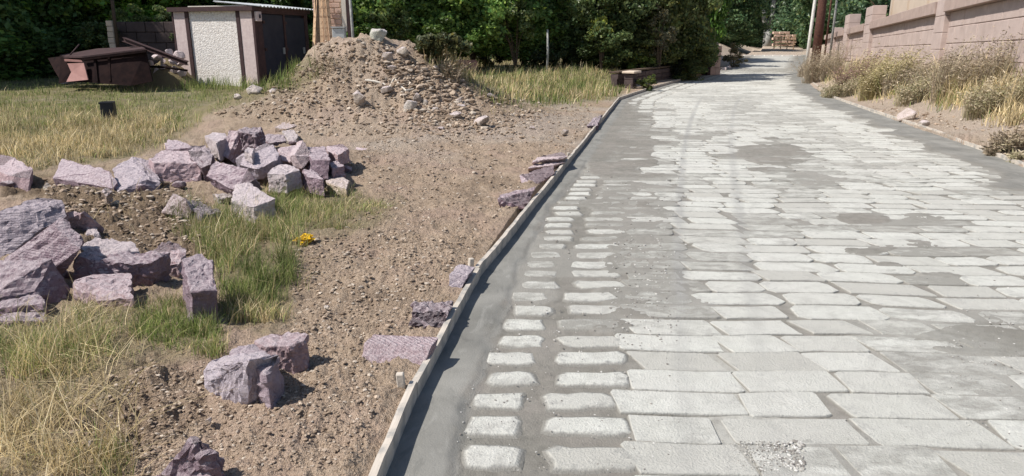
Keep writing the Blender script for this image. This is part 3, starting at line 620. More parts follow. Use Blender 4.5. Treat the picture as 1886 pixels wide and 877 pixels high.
B([(597, 318, .20), (608, 313, .21), (624, 318, .21), (642, 334, .17), (638, 349, .14), (601, 336, .16)], dn(.12), (.56, .47, .36), 'yellowish pale stone at the right foot of the heap')
B([(645, 284, .14), (656, 272, .15), (677, 275, .15), (688, 293, .12), (665, 301, .11)], dn(.08), PNK, 'flat pink stone sunk in the soil right of the heap')
B([(485, 252, .40), (492, 246, .41), (522, 247, .41), (528, 259, .38), (494, 264, .37)], dn(.15), DRK, 'low dark stone behind the rear heap')
B([(519, 241, .28), (542, 239, .28), (549, 250, .25), (544, 262, .22), (531, 260, .23)], dn(.12), GRY, 'grey brown stone at the foot of the soil mound behind the heap')
B([(506, 235, .28), (519, 226, .31), (537, 224, .31), (548, 231, .29), (528, 238, .26)], dn(.12), TAN, 'tan stone with a dark end, uppermost behind the rear heap')
B([(-12, 283, .32), (27, 291, .32), (61, 311, .26), (55, 328, .2), (16, 324, .22), (-12, 312, .24)], dn(.16, -.02, -.02), PNK, 'pinkish block at the left edge in the rear row')
B([(160, 409, .24), (178, 419, .22), (182, 432, .2), (160, 432, .2)], dn(.12), WHT, 'small whitish block right of the pale pink block')
B([(80, 345, .24), (85, 338, .26), (94, 341, .26), (95, 350, .22)], dn(.06), (.5, .44, .34), 'little yellowish stone on the damp soil left of the heap', name='rock', cat='stone')
B([(186, 352, .3), (198, 345, .31), (208, 352, .28), (196, 362, .26)], dn(.08), TAN, 'brown stone on the damp soil below the bluish wedge', name='rock', cat='stone')
# rocks on the soil mound
def rock(px, py, w, h, col, label, elong=0.8, group='stones on the soil mound', dark=False, seed=0, lift=0.35, sharp=1.0):
    c = on_ground(px, py); zc = c[1] * cp + (CH - c[2]) * sp; W_ = w * zc / F; H_ = h * zc / F * 1.05
    rs = np.random.RandomState(seed + int(px)); bm = bmesh.new()
    for k in range(15):
        v = rs.normal(size=3); v /= np.linalg.norm(v); v = np.sign(v) * np.abs(v) ** 0.8
        bm.verts.new(Vector((v[0] * W_ / 2, v[1] * W_ / 2 * elong, v[2] * H_ / 2)))
    h_ = bmesh.ops.convex_hull(bm, input=bm.verts); bmesh.ops.delete(bm, geom=list({g for g in h_['geom_interior'] if isinstance(g, bmesh.types.BMVert)}), context='VERTS')
    bmesh.ops.bevel(bm, geom=list(bm.edges), offset=W_ * 0.03, segments=1, affect='EDGES'); bmesh.ops.triangulate(bm, faces=bm.faces)
    for _ in range(2):
        bmesh.ops.subdivide_edges(bm, edges=[e_ for e_ in bm.edges if e_.calc_length() > W_ / 7], cuts=1); bmesh.ops.triangulate(bm, faces=[f for f in bm.faces if len(f.verts) > 3])
    bm.normal_update(); co = np.array([v.co for v in bm.verts]); no = np.array([v.normal for v in bm.verts]); s_ = 3 / W_
    co = co + no * ((vn3(co[:, 0] * s_ + px, co[:, 1] * s_, co[:, 2] * s_, 4) - .5) * W_ * 0.10)[:, None]
    for v, q in zip(bm.verts, co): v.co = q
    o = link('rock', bm_mesh('rock', bm), M['rock']); o.location = (c[0], c[1], c[2] + H_ * lift - 0.0); o.color = (*col, 1); return tag(o, label, 'stone', group)
RK = [(699, 77, 36, 28, (.52, .53, .45), 'whitish boulder sitting on the very top of the soil mound', .8), (664, 192, 30, 30, (.46, .40, .34), 'blocky stone alone on the left front slope of the mound', .8),
      (716, 112, 26, 18, (.38, .33, .29), 'grey stone in the slope below the top boulder', .9), (742, 105, 24, 22, (.46, .41, .34), 'smooth light stone right of the grey one near the top of the mound', 1),
      (722, 130, 20, 12, (.40, .34, .29), 'dark edged stone halfway up the mound', .9), (758, 203, 34, 22, (.44, .41, .37), 'pale stone at the lower end of the bent strip', .8),
      (770, 188, 20, 20, (.30, .26, .23), 'dark brown stone just above the pale one on the mound', .8), (783, 196, 12, 14, (.40, .36, .31), 'small upright stone right of the dark brown one', .8),
      (835, 216, 34, 14, (.36, .31, .27), 'flat slab stone with a dark front on the right of the mound', .7), (886, 232, 34, 26, (.46, .40, .34), 'angular light stone at the right foot of the mound', .8),
      (712, 172, 24, 18, (.36, .31, .27), 'stone beside the upper end of the bent strip', .7), (902, 180, 18, 10, (.30, .26, .23), 'dark flat stone high at the right foot of the mound', .7),
      (803, 205, 14, 10, (.38, .34, .3), 'little stone between the upright stone and the flat slab', .7), (848, 188, 16, 10, (.42, .37, .33), 'rounded stone above the flat slab', .7), (850, 200, 20, 10, (.42, .37, .33), 'second rounded stone above the flat slab, lower of the two', .7),
      (812, 240, 14, 8, (.30, .25, .22), 'dark small stone on the trodden soil below the flat slab', .7), (980, 239, 14, 8, (.34, .28, .24), 'little brown stone on bare soil near the middle of the verge', .7),
      (1040, 249, 16, 12, (.38, .33, .28), 'small stone close to the left formwork bend', .7), (805, 128, 16, 10, (.56, .48, .38), 'pale tan stone on the right skyline of the mound', .8),
      (850, 152, 16, 9, (.48, .42, .36), 'flat light stone low on the right skyline of the mound', .8), (740, 165, 14, 10, (.40, .35, .30), 'stone lying in the crook of the bent strip', .8), (470, 176, 34, 22, (.52, .47, .39), 'light boulder on the left shoulder of the mound', .8), (505, 172, 20, 12, (.46, .42, .36), 'grey lump beside the light boulder on the left shoulder', .8), (440, 183, 24, 12, (.5, .45, .37), 'low pale stone on the left skyline of the mound', .8)]
for r_ in RK: rock(r_[0], r_[1], r_[2], r_[3], r_[4], r_[5], r_[6])
for (px, py, w, h, col, lab) in [(1665, 222, 40, 26, (.46, .39, .33), 'sandy boulder behind the right formwork board'), (1590, 176, 22, 12, (.42, .37, .31), 'stone under the yellow weeds of the right bank'), (1700, 232, 22, 12, (.5, .45, .4), 'pale flat stone right of the sandy boulder')]:
    rock(px, py, w, h, col, lab, .8, 'stones on the right bank')
for i, (px, py, w, h, col, lab) in enumerate([(770, 489, 15, 7, (.72, .66, .58), 'white flat chip on the bare soil'), (731, 574, 16, 10, (.6, .52, .42), 'light tan stone left of the dark crumbly block'), (602, 569, 11, 9, (.66, .6, .5), 'whitish pebble in the middle of the trodden soil'), (604, 607, 14, 10, (.6, .53, .42), 'cream pebble below the whitish one'),
      (386, 778, 16, 16, (.55, .46, .37), 'cream stone below the bluish white foreground block'), (168, 822, 18, 14, (.52, .46, .36), 'yellowish stone in the straw at the bottom left'), (545, 834, 14, 12, (.50, .42, .34), 'brown clod like stone near the bottom edge'), (152, 780, 13, 9, (.46, .44, .36), 'greenish stone beside the dark hollow bottom left'), (268, 683, 9, 12, (.58, .52, .44), 'small upright pale stone above the dark hollow'), (484, 565, 0, 0, 0, 0),
      (500, 748, 24, 10, (.36, .32, .33), 'low grey stone at the foot of the foreground three')]):
    if w: rock(px, py, w, h, col, lab, .8, 'loose stones on the soil', lift=.25)
# bent strip on the mound
def strip(pxs, w, mat, name, label, cat):
    pts = []
    for px, py, up in pxs:
        g = on_ground(px, py); pts.append(Vector((g[0], g[1] - 0.03, g[2] + up)))
    bm = bmesh.new(); tube_bm(bm, pts, [w * .6] + [w] * (len(pts) - 2) + [w * .5], 6); bmesh.ops.scale(bm, vec=(1, 1, 1), verts=bm.verts)
    return tag(link(name, bm_mesh(name, bm), mat), label, cat)
strip([(673, 153, .05), (690, 156, .06), (705, 159, .05), (718, 164, .03), (727, 152, .08), (738, 165, .06), (748, 172, .05), (762, 169, .05)], 0.022, M['whitewood'], 'bent_strip', 'pale bent strip of scrap half buried in the mound slope', 'scrap')
# ------------------------------------------------------------------ shed
def shed():
    c = at_y(476, 148, 20.6); gz = float(H(c[0], c[1])); z0 = gz - 0.1; zt = at_y(476, 10, 20.6)[2]; hgt = zt - z0
    rz = math.radians(-19)      # front faces slightly left of the camera
    t = empty('shed', (c[0], c[1], z0), rz, 'concrete shed with a white roughcast panel, brown metal strips and dark double doors', 'shed')
    def bx(n_, x0, x1, y0, y1, za, zb, m, bev=0.0, par=t): return box(n_, ((x0 + x1) / 2, (y0 + y1) / 2, (za + zb) / 2), (x1 - x0, y1 - y0, zb - za), m, par, bev=bev)
    Wd = 2.75; Dp = 2.5; T = hgt - 0.14
    bx('wall_core', -Wd + .05, -.05, 0.06, Dp, 0, T, M['darkmetal'])
    bx('corner_post', -Wd, -Wd + .42, -.02, .06, 0, T, M['pinkframe'], .01); bx('corner_post', -.42, 0.0, -.02, .06, 0, T, M['pinkframe'], .01)
    bx('metal_strip', -Wd - .05, -Wd, -.03, .05, 0, T, M['brownmetal']); bx('metal_strip', -Wd + .42, -Wd + .54, -.035, .05, 0, T, M['brownmetal'])
    bx('metal_strip', -.54, -.42, -.035, .05, 0, T, M['brownmetal']); bx('metal_strip', 0.0, .07, -.03, .05, 0, T, M['brownmetal'])
    bx('roughcast_panel', -Wd + .54, -.54, 0.01, .06, 0, T, M['whiteroughcast'])
    # right side with the doors
    bx('door_frame', -.05, .04, .05, .35, 0, T, M['brownmetal'])
    d1 = bx('door', -.05, .02, .36, 1.32, .05, T - .08, M['darkmetal'], .006); d2 = bx('door', -.05, .035, 1.40, 2.36, .05, T - .14, M['darkmetal'], .006)
    for d, y in ((d1, .5), (d2, 1.5)):
        for k in range(3): bx('hinge', .02, .06, y - .13, y - .05, .35 + k * .75, .43 + k * .75, M['brownmetal'], par=d)
        bx('handle', .03, .09, y + .7, y + .73, 1.0, 1.18, M['galv'], par=d)
        for k in range(0): bx('rib', .02, .05, y + k * .33 - .02, y + k * .33 + .01, .1, T - .3, M['darkmetal'], par=d)
    bx('door_jamb', -.05, .05, 1.32, 1.40, 0, T, M['brownmetal']); bx('door_jamb', -.05, .05, 2.36, 2.52, 0, T, M['brownmetal'])
    bx('lintel', -.05, .06, .05, 2.52, T - .06, T + .0, M['brownmetal'])
    bx('fascia', -Wd - .12, .1, -.12, -.03, T, T + .12, M['brownmetal']); bx('roof_slab', -Wd - .12, .1, -.03, Dp + .1, T, T + .10, M['brownmetal'])
    bx('fascia_strip', -Wd + .5, -.2, .05, .2, T + .10, T + .155, M['whitewood'])
    # corrugated sheet on the right half
    bm = bmesh.new(); N = 60; rows = []
    for i in range(N + 1):
        y = -0.0 + i / N * 2.7; zz = T + .15 + .022 * math.sin(i / N * 2.7 / 0.15 * 2 * math.pi)
        rows.append([bm.verts.new((x, y, zz + dz + .02 * (x + 1.2) * -1)) for x, dz in ((-1.3, .12), (.28, .0), (.28, -.012), (-1.3, .108))])
    for a_, b_ in zip(rows[:-1], rows[1:]):
        for k in range(4): bm.faces.new((a_[k], a_[(k + 1) % 4], b_[(k + 1) % 4], b_[k]))
    link('corrugated_sheet', bm_mesh('corrugated_sheet', bm), M['galv'], t)
    b_ = bx('meter_box', .06, .16, .0, .2, T - .28, T - .02, M['pinkframe'], .01); bx('latch', .16, .19, .08, .12, T - .2, T - .1, M['darkmetal'], par=b_)
shed()
# ------------------------------------------------------------------ brick wall stub with planks
def brick_stub():
    y = 22.0; x0 = at_y(578, 40, y)[0]; x1 = at_y(630, 40, y)[0]; z0 = 0.2; z1 = at_y(600, -30, y)[2]
    t = empty('brick_wall', (x0, y, z0), 0, 'sunlit cream and pink brick wall between the shed and the hedge', 'wall')
    box('mortar_core', ((x1 - x0) / 2, .14, (z1 - z0) / 2), (x1 - x0, .24, z1 - z0), M['brickjoint'], t)
    bh = .13; bl = .30; me = None; rs = random.Random(4)
    for r in range(int((z1 - z0) / (bh + .025))):
        x = -(.15 if r % 2 else 0)
        while x < x1 - x0:
            a_ = max(0, x); b_ = min(x1 - x0, x + bl)
            if b_ - a_ > .08: box('brick', ((a_ + b_) / 2, .015 + rs.uniform(-.006, .006), .02 + r * (bh + .025) + bh / 2), (b_ - a_ - .01, .05, bh), M['brick'], t, bev=.008)
            x += bl + .025
    px0 = at_y(632, 40, y)[0] - x0; px1 = at_y(640, 40, y)[0] - x0
    box('white_jamb', ((px0 + px1) / 2, .0, (z1 + at_y(600, 58, y)[2]) / 2 - z0), (px1 - px0, .22, z1 - at_y(600, 58, y)[2]), M['whitewood'], t)
    box('foot_block', ((px0 + px1) / 2 + .02, .05, .75), (px1 - px0 + .06, .3, 1.2), M['darkwall'], t)
    p = at_y(645, 80, 21.9); box_o = box('dark_post', (0, 0, 1.6), (.09, .09, 3.4), M['brownmetal']); box_o.location = (p[0], 21.9, .2); tag(box_o, 'dark thin post right of the white jamb of the brick wall', 'post')
    p = at_y(650, 80, 21.7); o = tube('pale_post', [(0, 0, 0), (0.01, 0, 1.5), (-.02, 0, 3.2)], .04, M['palebark']); o.location = (p[0], 21.7, .3); tag(o, 'pale slim wooden post at the left end of the hedge', 'post')
    # meter / bucket
    c = at_y(626, 80, 20.4); o = box('metal_box', (0, 0, 0.19), (.34, .24, .38), M['galv'], bev=.02); o.location = (c[0], 20.4, at_y(626, 78, 20.4)[2]); tag(o, 'grey sheet metal box at the foot of the brick wall', 'box')
    box('lid', (0, -.02, .40), (.37, .27, .03), M['galv'], o); box('stand', (0, 0, -.55), (.3, .2, 1.1), M['pinkframe'], o)
    lab = ['leftmost leaning plank, tight against the shed side', 'second plank from the shed, darkest of those leaning on the brick wall', 'third plank from the shed, leaning on the brick wall', 'fourth plank from the shed, leaning on the brick wall', 'rightmost leaning plank, its foot farthest along the brick wall']
    for i, (xa, xb) in enumerate([(578, 582), (588, 583), (594, 590), (603, 595), (612, 600)]):
        A_ = at_y(xa, 92, 21.6); B_ = at_y(xb, -10 - 4 * i, 21.85); d = Vector(B_) - Vector(A_)
        o = box('wooden_plank', (0, 0, d.length / 2), (.10 + .02 * (i % 2), .03, d.length), M['plank'] if i != 1 else M['bark'], bev=.004); o.location = A_ + np.array([0, 0, -.4 * 0]); o.rotation_euler = d.to_track_quat('Z', 'Y').to_euler(); tag(o, lab[i], 'plank', 'planks leaning on the brick wall')
brick_stub()
# ------------------------------------------------------------------ rusty hulk, dark wall, beams
def pz(px, py, y): return Vector(at_y(px, py, y))
def hulk():
    t = empty('scrap_trailer', tuple(pz(180, 158, 19.5)), 0, 'rusty overturned trailer body of dark sheet metal in the grass', 'scrap trailer'); o0 = t.location.copy()
    def sl(n_, pts, ex, m, bev=0): 
        o = slab(n_, [pz(*p) - o0 for p in pts], ex, m, t, bev); return o
    sl('side_panel', [(150, 109, 19.3), (268, 94, 19.2), (281, 150, 19.0), (240, 158, 18.9), (163, 152, 19.0)], (0, .05, 0), M['rust'])
    sl('top_panel', [(118, 107, 19.6), (150, 107, 19.25), (268, 92, 19.1), (260, 88, 21.0), (180, 92, 21.2), (110, 104, 20.9)], (0, 0, .04), M['brownmetal'])
    sl('rim', [(150, 108, 19.15), (269, 92, 19.05), (269, 96, 19.05), (150, 112, 19.15)], (0, .06, 0), M['rust'])
    sl('end_flap', [(88, 107, 20.0), (118, 103, 19.7), (110, 146, 19.3), (100, 130, 19.6)], (.02, .06, 0), M['rust'])
    sl('end_frame', [(112, 106, 19.5), (128, 110, 19.4), (132, 128, 19.3), (122, 152, 19.2), (108, 154, 19.2)], (.02, .08, 0), M['rust'])
    sl('red_panel', [(124, 117, 19.1), (154, 116, 19.08), (162, 147, 18.95), (122, 151, 18.95), (131, 133, 19.05)], (0, .04, 0), M['pinkpaint'])
    sl('red_rail', [(118, 109, 19.35), (154, 111, 19.3), (154, 115, 19.3), (119, 113, 19.35)], (0, .05, 0), M['pinkpaint'])
    for k in range(4): sl('rib', [(172 + k * 26, 110 - k * 3.4, 19.2), (176 + k * 26, 109.5 - k * 3.4, 19.2), (180 + k * 24, 150, 18.95), (176 + k * 24, 150, 18.95)], (0, .05, 0), M['rust'])
    sl('inner_wall', [(100, 108, 21.0), (262, 92, 21.1), (270, 150, 20.9), (110, 152, 20.8)], (0, .04, 0), M['rust'])
    o = tube('iron_rod', [pz(127, 104, 19.8), pz(146, 82, 20.0)], .018, M['brownmetal']); tag(o, 'thin iron rod sticking up from the rusty trailer body', 'rod')
    for i, (px, py, w, h, lab) in enumerate([(150, 152, 34, 14, 'pale stone slab under the red panel of the rusty trailer'), (118, 156, 20, 8, 'flat tan stone at the left foot of the rusty trailer')]):
        rock(px, py, w, h, (.5, .45, .38), lab, .6, 'stones by the trailer')
hulk()
def dark_wall():
    y = 24.0; a_ = pz(222, 104, y); b_ = pz(345, 104, y); zt = pz(222, 40, y).z
    t = empty('boundary_wall', (a_.x, y, 0.2), 0, 'shaded dark block wall behind the rubble left of the shed', 'wall')
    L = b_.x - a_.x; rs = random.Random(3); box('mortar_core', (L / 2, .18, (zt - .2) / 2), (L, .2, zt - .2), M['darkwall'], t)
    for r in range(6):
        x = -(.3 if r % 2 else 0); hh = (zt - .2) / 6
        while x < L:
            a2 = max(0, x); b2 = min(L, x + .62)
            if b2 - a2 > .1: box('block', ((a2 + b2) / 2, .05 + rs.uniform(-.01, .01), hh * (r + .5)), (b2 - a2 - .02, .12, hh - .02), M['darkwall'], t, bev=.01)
            x += .62
    t2 = empty('stacked_pillar', tuple(pz(212, 100, 23.4)), 0, 'pale stacked stone pillar at the left end of the dark wall', 'pillar'); z = 0; top = pz(212, 38, 23.4).z - t2.location.z
    for k in range(6): box('stone', (0.01 * math.sin(k * 2), 0, top / 6 * (k + .5)), (.2, .2, top / 6 - .012), M['brickjoint'], t2, bev=.008)
    o = tube('wooden_post', [(0, 0, 0), (.02, 0, 1.0), (0.05, 0, 2.1)], .055, M['bark']); o.location = pz(219, 102, 23.2); tag(o, 'brown wooden post beside the stacked stone pillar', 'post')
    p1 = pz(228, 76, 20.8); p2 = pz(345, 120, 20.0); d = p2 - p1; bm = bmesh.new(); L = d.length
    box_bm(bm, (0, 0, L / 2), (.12, .012, L)); box_bm(bm, (0, .05, L / 2), (.012, .1, L)); box_bm(bm, (0, .1, L / 2), (.12, .012, L)); o = link('iron_beam', bm_mesh('iron_beam', bm), M['brownmetal']); o.location = p1; o.rotation_euler = d.to_track_quat('Z', 'Y').to_euler(); tag(o, 'brown iron beam lying slantwise across the rubble', 'beam')
    p1 = pz(262, 122, 20.3); p2 = pz(345, 130, 20.1); o = tube('iron_pipe', [p1, (p1 + p2) / 2 + Vector((0, 0, .03)), p2], .03, M['rust']); tag(o, 'thin rusty pipe low in the rubble beside the shed', 'pipe')
    spots = [(275, 118, 14, 14), (288, 106, 16, 12), (300, 122, 14, 12), (314, 100, 20, 16), (330, 104, 18, 18), (290, 132, 16, 12), (308, 136, 14, 10), (322, 128, 20, 12), (335, 134, 16, 12), (318, 114, 14, 10), (332, 118, 14, 10), (300, 112, 12, 10)]
    labs = ['far left stone of the rubble by the trailer end', 'pinkish stone of the rubble under the iron beam', 'stone of the rubble between beam and pipe', 'big white stone on top of the rubble', 'large white stone on the rubble touching the shed', 'low stone of the rubble beside the trailer', 'small stone at the rubble foot in the grass', 'pale stone in the middle of the rubble below the beam', 'low stone of the rubble at the shed corner', 'stone directly beneath the big white stone', 'stone beneath the large white stone at the shed', 'little stone above the pipe in the rubble']
    for (px, py, w, h), lab in zip(spots, labs):
        yy = 21.0; c = pz(px, py, yy); bm = bmesh.new(); W_ = w * yy / F; H_ = h * yy / F; rs2 = np.random.RandomState(px)
        for k in range(12):
            v = rs2.normal(size=3); v /= np.linalg.norm(v); bm.verts.new(Vector((v[0] * W_ * .6, v[1] * W_ * .5, v[2] * H_ * .6)))
        h_ = bmesh.ops.convex_hull(bm, input=bm.verts); bmesh.ops.delete(bm, geom=list({g for g in h_['geom_interior'] if isinstance(g, bmesh.types.BMVert)}), context='VERTS')
        o = link('rubble_stone', bm_mesh('rubble_stone', bm), M['rock']); o.location = c; o.color = (.56, .47, .47, 1); tag(o, lab, 'stone', 'rubble stones beside the shed')
    # the earth heap that carries the rubble
    V = []; Fq = []; n_ = 24
    c = pz(312, 150, 21.4)
    for i in range(n_):
        for j in range(n_):
            x = (i / (n_ - 1) - .5) * 2; y_ = (j / (n_ - 1) - .5) * 2; r = math.hypot(x, y_); V.append((c.x + x * 1.0, 21.4 + y_ * .9, c.z - .15 + .85 * max(0, 1 - r) ** .8 + .03 * math.sin(i * 3) * math.cos(j * 2)))
    for i in range(n_ - 1):
        for j in range(n_ - 1): Fq.append((i * n_ + j, (i + 1) * n_ + j, (i + 1) * n_ + j + 1, i * n_ + j + 1))
    tag(link('earth_heap', mesh_np('earth_heap', np.array(V), np.array(Fq), smooth=True, attrs={'turf': np.full(len(V), .5), 'grey': np.zeros(len(V)), 'damp': np.ones(len(V))}), M['soil']), kind='structure')
dark_wall()
o = None
def black_box():
    c = on_ground(203, 224); t = empty('black_crate', tuple(c), .25, 'small black open box standing in the grass', 'box'); s = .20; h = .36
    for k, (x, y, sx, sy) in enumerate([(0, -s / 2, s, .02), (0, s / 2, s, .02), (-s / 2, 0, .02, s - .02), (s / 2, 0, .02, s - .02)]): box('side_panel', (x, y, h / 2), (sx, sy, h), M['black'], t, bev=.004)
    box('bottom_panel', (0, 0, .02), (s - .02, s - .02, .02), M['black'], t); box('rim', (0, -s / 2 - .008, h - .02), (s + .03, .02, .03), M['black'], t)
black_box()
def yellow():
    c = on_ground(560, 447); rs = np.random.RandomState(5); bm = bmesh.new(); bmesh.ops.create_icosphere(bm, subdivisions=4, radius=1)
    for v in bm.verts:
        p = np.array(v.co); q = vn3(p[0:1] * 2.6 + 9, p[1:2] * 2.6, p[2:3] * 2.6, 5)[0] - .5; q2 = vn3(p[0:1] * 7, p[1:2] * 7, p[2:3] * 7, 6)[0] - .5
        v.co = Vector((p[0] * .065, p[1] * .05, p[2] * .028)) * (1 + 1.5 * q + 1.0 * q2)
    o = link('plastic_bag', bm_mesh('plastic_bag', bm), M['yellow'], smooth=False); o.location = (c[0], c[1], c[2] + .03); tag(o, 'crumpled bright yellow plastic scrap at the edge of the grass', 'litter')
yellow()
# ------------------------------------------------------------------ right hand wall
WX0, WD = 5.585, 0.318
def wx(y): return WX0 + WD * y
def z_cb(y): return 2.49 - .0235 * (y - 14.7)
def z_m(y): return 0.98 - .013 * (y - 14.7)
def wall_right():
    dirv = Vector((WD, 1, 0)).normalized(); nr = Vector((-dirv.y, dirv.x, 0)); Y0, Y1 = 8.0, 50.0
    t = empty('stone_wall', (wx(Y0), Y0, 0), 0, 'long pink tuff block wall with projecting coping along the right bank', 'wall'); o0 = Vector((wx(Y0), Y0, 0))
    def quadbox(n_, ya, yb, fa, fb, off0, off1, m, bev=0.0):
        """piece between stations ya, yb with heights from functions, from off0 (road side) to off1"""
        bm = bmesh.new(); vs = []
        for y, s in ((ya, 0), (yb, 1)):
            p = Vector((wx(y), y, 0)) - o0
            for off, f in ((off0, fa), (off0, fb), (off1, fb), (off1, fa)): vs.append(bm.verts.new(p + nr * off + Vector((0, 0, f(y)))))
        for q in ((0, 1, 2, 3), (7, 6, 5, 4), (0, 4, 5, 1), (1, 5, 6, 2), (2, 6, 7, 3), (3, 7, 4, 0)): bm.faces.new([vs[k] for k in q])
        bmesh.ops.recalc_face_normals(bm, faces=bm.faces)
        if bev: bmesh.ops.bevel(bm, geom=[e_ for e_ in bm.edges], offset=bev, segments=1, affect='EDGES')
        return link(n_, bm_mesh(n_, bm), m, t)
    quadbox('mortar_core', Y0, Y1, lambda y: z_m(y) - .9, lambda y: z_cb(y) - .003, -.012, -.33, M['walljoint'])
    fr = [0, .12, .42, .72, 1.0]; rs = random.Random(8)
    for r in range(4):
        y = Y0 - rs.uniform(0, .8)
        while y < Y1:
            L = rs.uniform(.7, 1.15); a_ = max(Y0, y); b_ = min(Y1, y + L - .02); pr = rs.uniform(-.006, .010)
            if b_ - a_ > .15: quadbox('block', a_, b_, lambda q, r=r: z_m(q) + (z_cb(q) - z_m(q)) * fr[r] + .008, lambda q, r=r: z_m(q) + (z_cb(q) - z_m(q)) * fr[r + 1] - .008, pr + .004, -.05, M['wallblock'], .012)
            y += L
    # plinth moulding, broken into lengths
    y = Y0
    while y < Y1:
        quadbox('plinth_moulding', y, min(y + 2.4, Y1) - .015, lambda q: z_m(q) - .13, lambda q: z_m(q), .09, -.02, M['coping'], .03); y += 2.4
    y = Y0
    while y < Y1:
        quadbox('foundation_block', y, min(y + .9, Y1) - .02, lambda q: z_m(q) - .75, lambda q: z_m(q) - .135, .02, -.1, M['wallblock'], .015); y += .9
    segs = [(Y0, 20.3), (21.3, 32.2), (33.9, 39.2), (40.8, 45), (46, 50)]
    for a_, b_ in segs:
        y = a_
        while y < b_ - .1:
            e_ = min(y + 1.9, b_); quadbox('coping_stone', y, e_ - .006, lambda q: z_cb(q), lambda q: z_cb(q) + .36 - .002 * (q - 14), .20, -.42, M['coping'], .012); y = e_
    for k, (ya, yb, up) in enumerate([(20.3, 21.3, .37), (32.2, 33.9, 1.0), (39.2, 40.8, 1.05), (45, 46, .6)]):
        H_ = up; n_ = max(1, int(round((z_cb(ya) + up - z_m(ya)) / .42)))
        for q in range(n_):
            quadbox('pillar_block', ya + .004, yb - .004, lambda w, q=q: z_m(w) + (z_cb(w) + H_ - z_m(w)) * q / n_ + .004, lambda w, q=q: z_m(w) + (z_cb(w) + H_ - z_m(w)) * (q + 1) / n_ - .004, .145 if True else 0, -.42, M['wallblock'], .012)
    # cream house behind
    t2 = empty('house', (0, 0, 0), 0, 'beige plastered house rising behind the pink wall', 'house')
    yb = 33.5; P = [pz(1640, 30, yb)]; base = Vector((P[0].x, yb, 0)); t2.location = base
    d2 = Vector((-.33, -1, 0)).normalized(); n2 = Vector((1, -.33, 0)).normalized()
    R = Matrix(((n2.x, -d2.x, 0), (n2.y, -d2.y, 0), (0, 0, 1)))
    box('wall', tuple(n2 * 4 + d2 * 5.5 + Vector((0, 0, 2.6))), (8, 11, 5.2), M['plaster'], t2, R=R.to_3x3())
    for k in range(3): box('pilaster', tuple(n2 * -.02 + d2 * (.2 + k * 3.6) + Vector((0, 0, 2.6))), (.1, .35, 5.16), M['plaster'], t2, R=R.to_3x3())
    for k in range(2):
        w_ = box('window', tuple(n2 * -.02 + d2 * (2.0 + k * 3.6) + Vector((0, 0, 4.0))), (.1, 1.2, 1.1), M['whitewood'], t2, R=R.to_3x3()); box('pane', tuple(n2 * -.05 + d2 * (2.0 + k * 3.6) + Vector((0, 0, 4.0))), (.06, 1.0, .9), M['glass'], w_, R=R.to_3x3())
    box('roof', tuple(n2 * 4 + d2 * 5.5 + Vector((0, 0, 5.35))), (8.8, 11.8, .28), M['brownmetal'], t2, R=R.to_3x3())
wall_right()
# ------------------------------------------------------------------ poles, pillar, planter, far things
o = tube('utility_pole', [(0, 0, -.2), (.05, 0, 2), (.16, 0, 5.5), (.2, 0, 7)], [.09, .085, .075, .07], M['whitepole']); b0 = pz(1484, 126, 37.5); o.location = b0; tag(o, 'slim white painted pole at the far right road edge', 'pole')
def post(px, y, r, m, lab, name='post', h=6.5):
    g = float(H(pz(px, 100, y).x, y)); o = tube(name, [(0, 0, -.3), (.02, 0, h / 2), (0, 0, h)], [r * 1.1, r, r * .85], m); o.location = (pz(px, 100, y).x, y, g); return tag(o, lab, 'post')
post(1529, 44, .07, M['palebark'], 'thin pale post left of the pink wall pillars'); post(1519, 47, .06, M['pinebark'], 'thin brown post between the pine trunk and the pale post'); post(1293, 35, .16, M['pinebark'], 'rusty brown post rising over the dark hedge end')
post(1312, 37, .04, M['palebark'], 'thin grey rod behind the stacked brick pillar', h=4)
def pillar():
    y = 35.0; c = pz(1314, 134, y); t = empty('brick_pillar', (c.x, y, c.z - .1), 0.1, 'sunlit pink stacked block pillar at the end of the dark hedge', 'pillar'); top = pz(1314, 71, y).z - (c.z - .1); hh = top / 5
    for k in range(5):
        w = .33 if k == 4 else .5 - .04 * (k == 1)
        for s in ((-.5, .5) if k % 2 == 0 and k != 4 else (0,)):
            ww = w / 2 - .006 if s else w; box('block', ((w / 4 * s * 2 if s else (-.08 if k == 4 else 0)), 0, hh * (k + .5)), (ww, .45, hh - .014), M['brick'] if k != 4 else M['pinkframe'], t, bev=.012)
    box('rear_slab', (-.36, .1, top * .42), (.14, .9, top * .84), M['brownmetal'], t)
    for i, (px, py, lab) in enumerate([(1320, 135, 'small pale stone at the foot of the pink pillar'), (1333, 131, 'white chip right of the pink pillar foot'), (1341, 128, 'little light stone near the dry bush by the pink pillar')]): rock(px, py, 12, 8, (.6, .52, .46), lab, .8, 'stones by the pink pillar')
pillar()
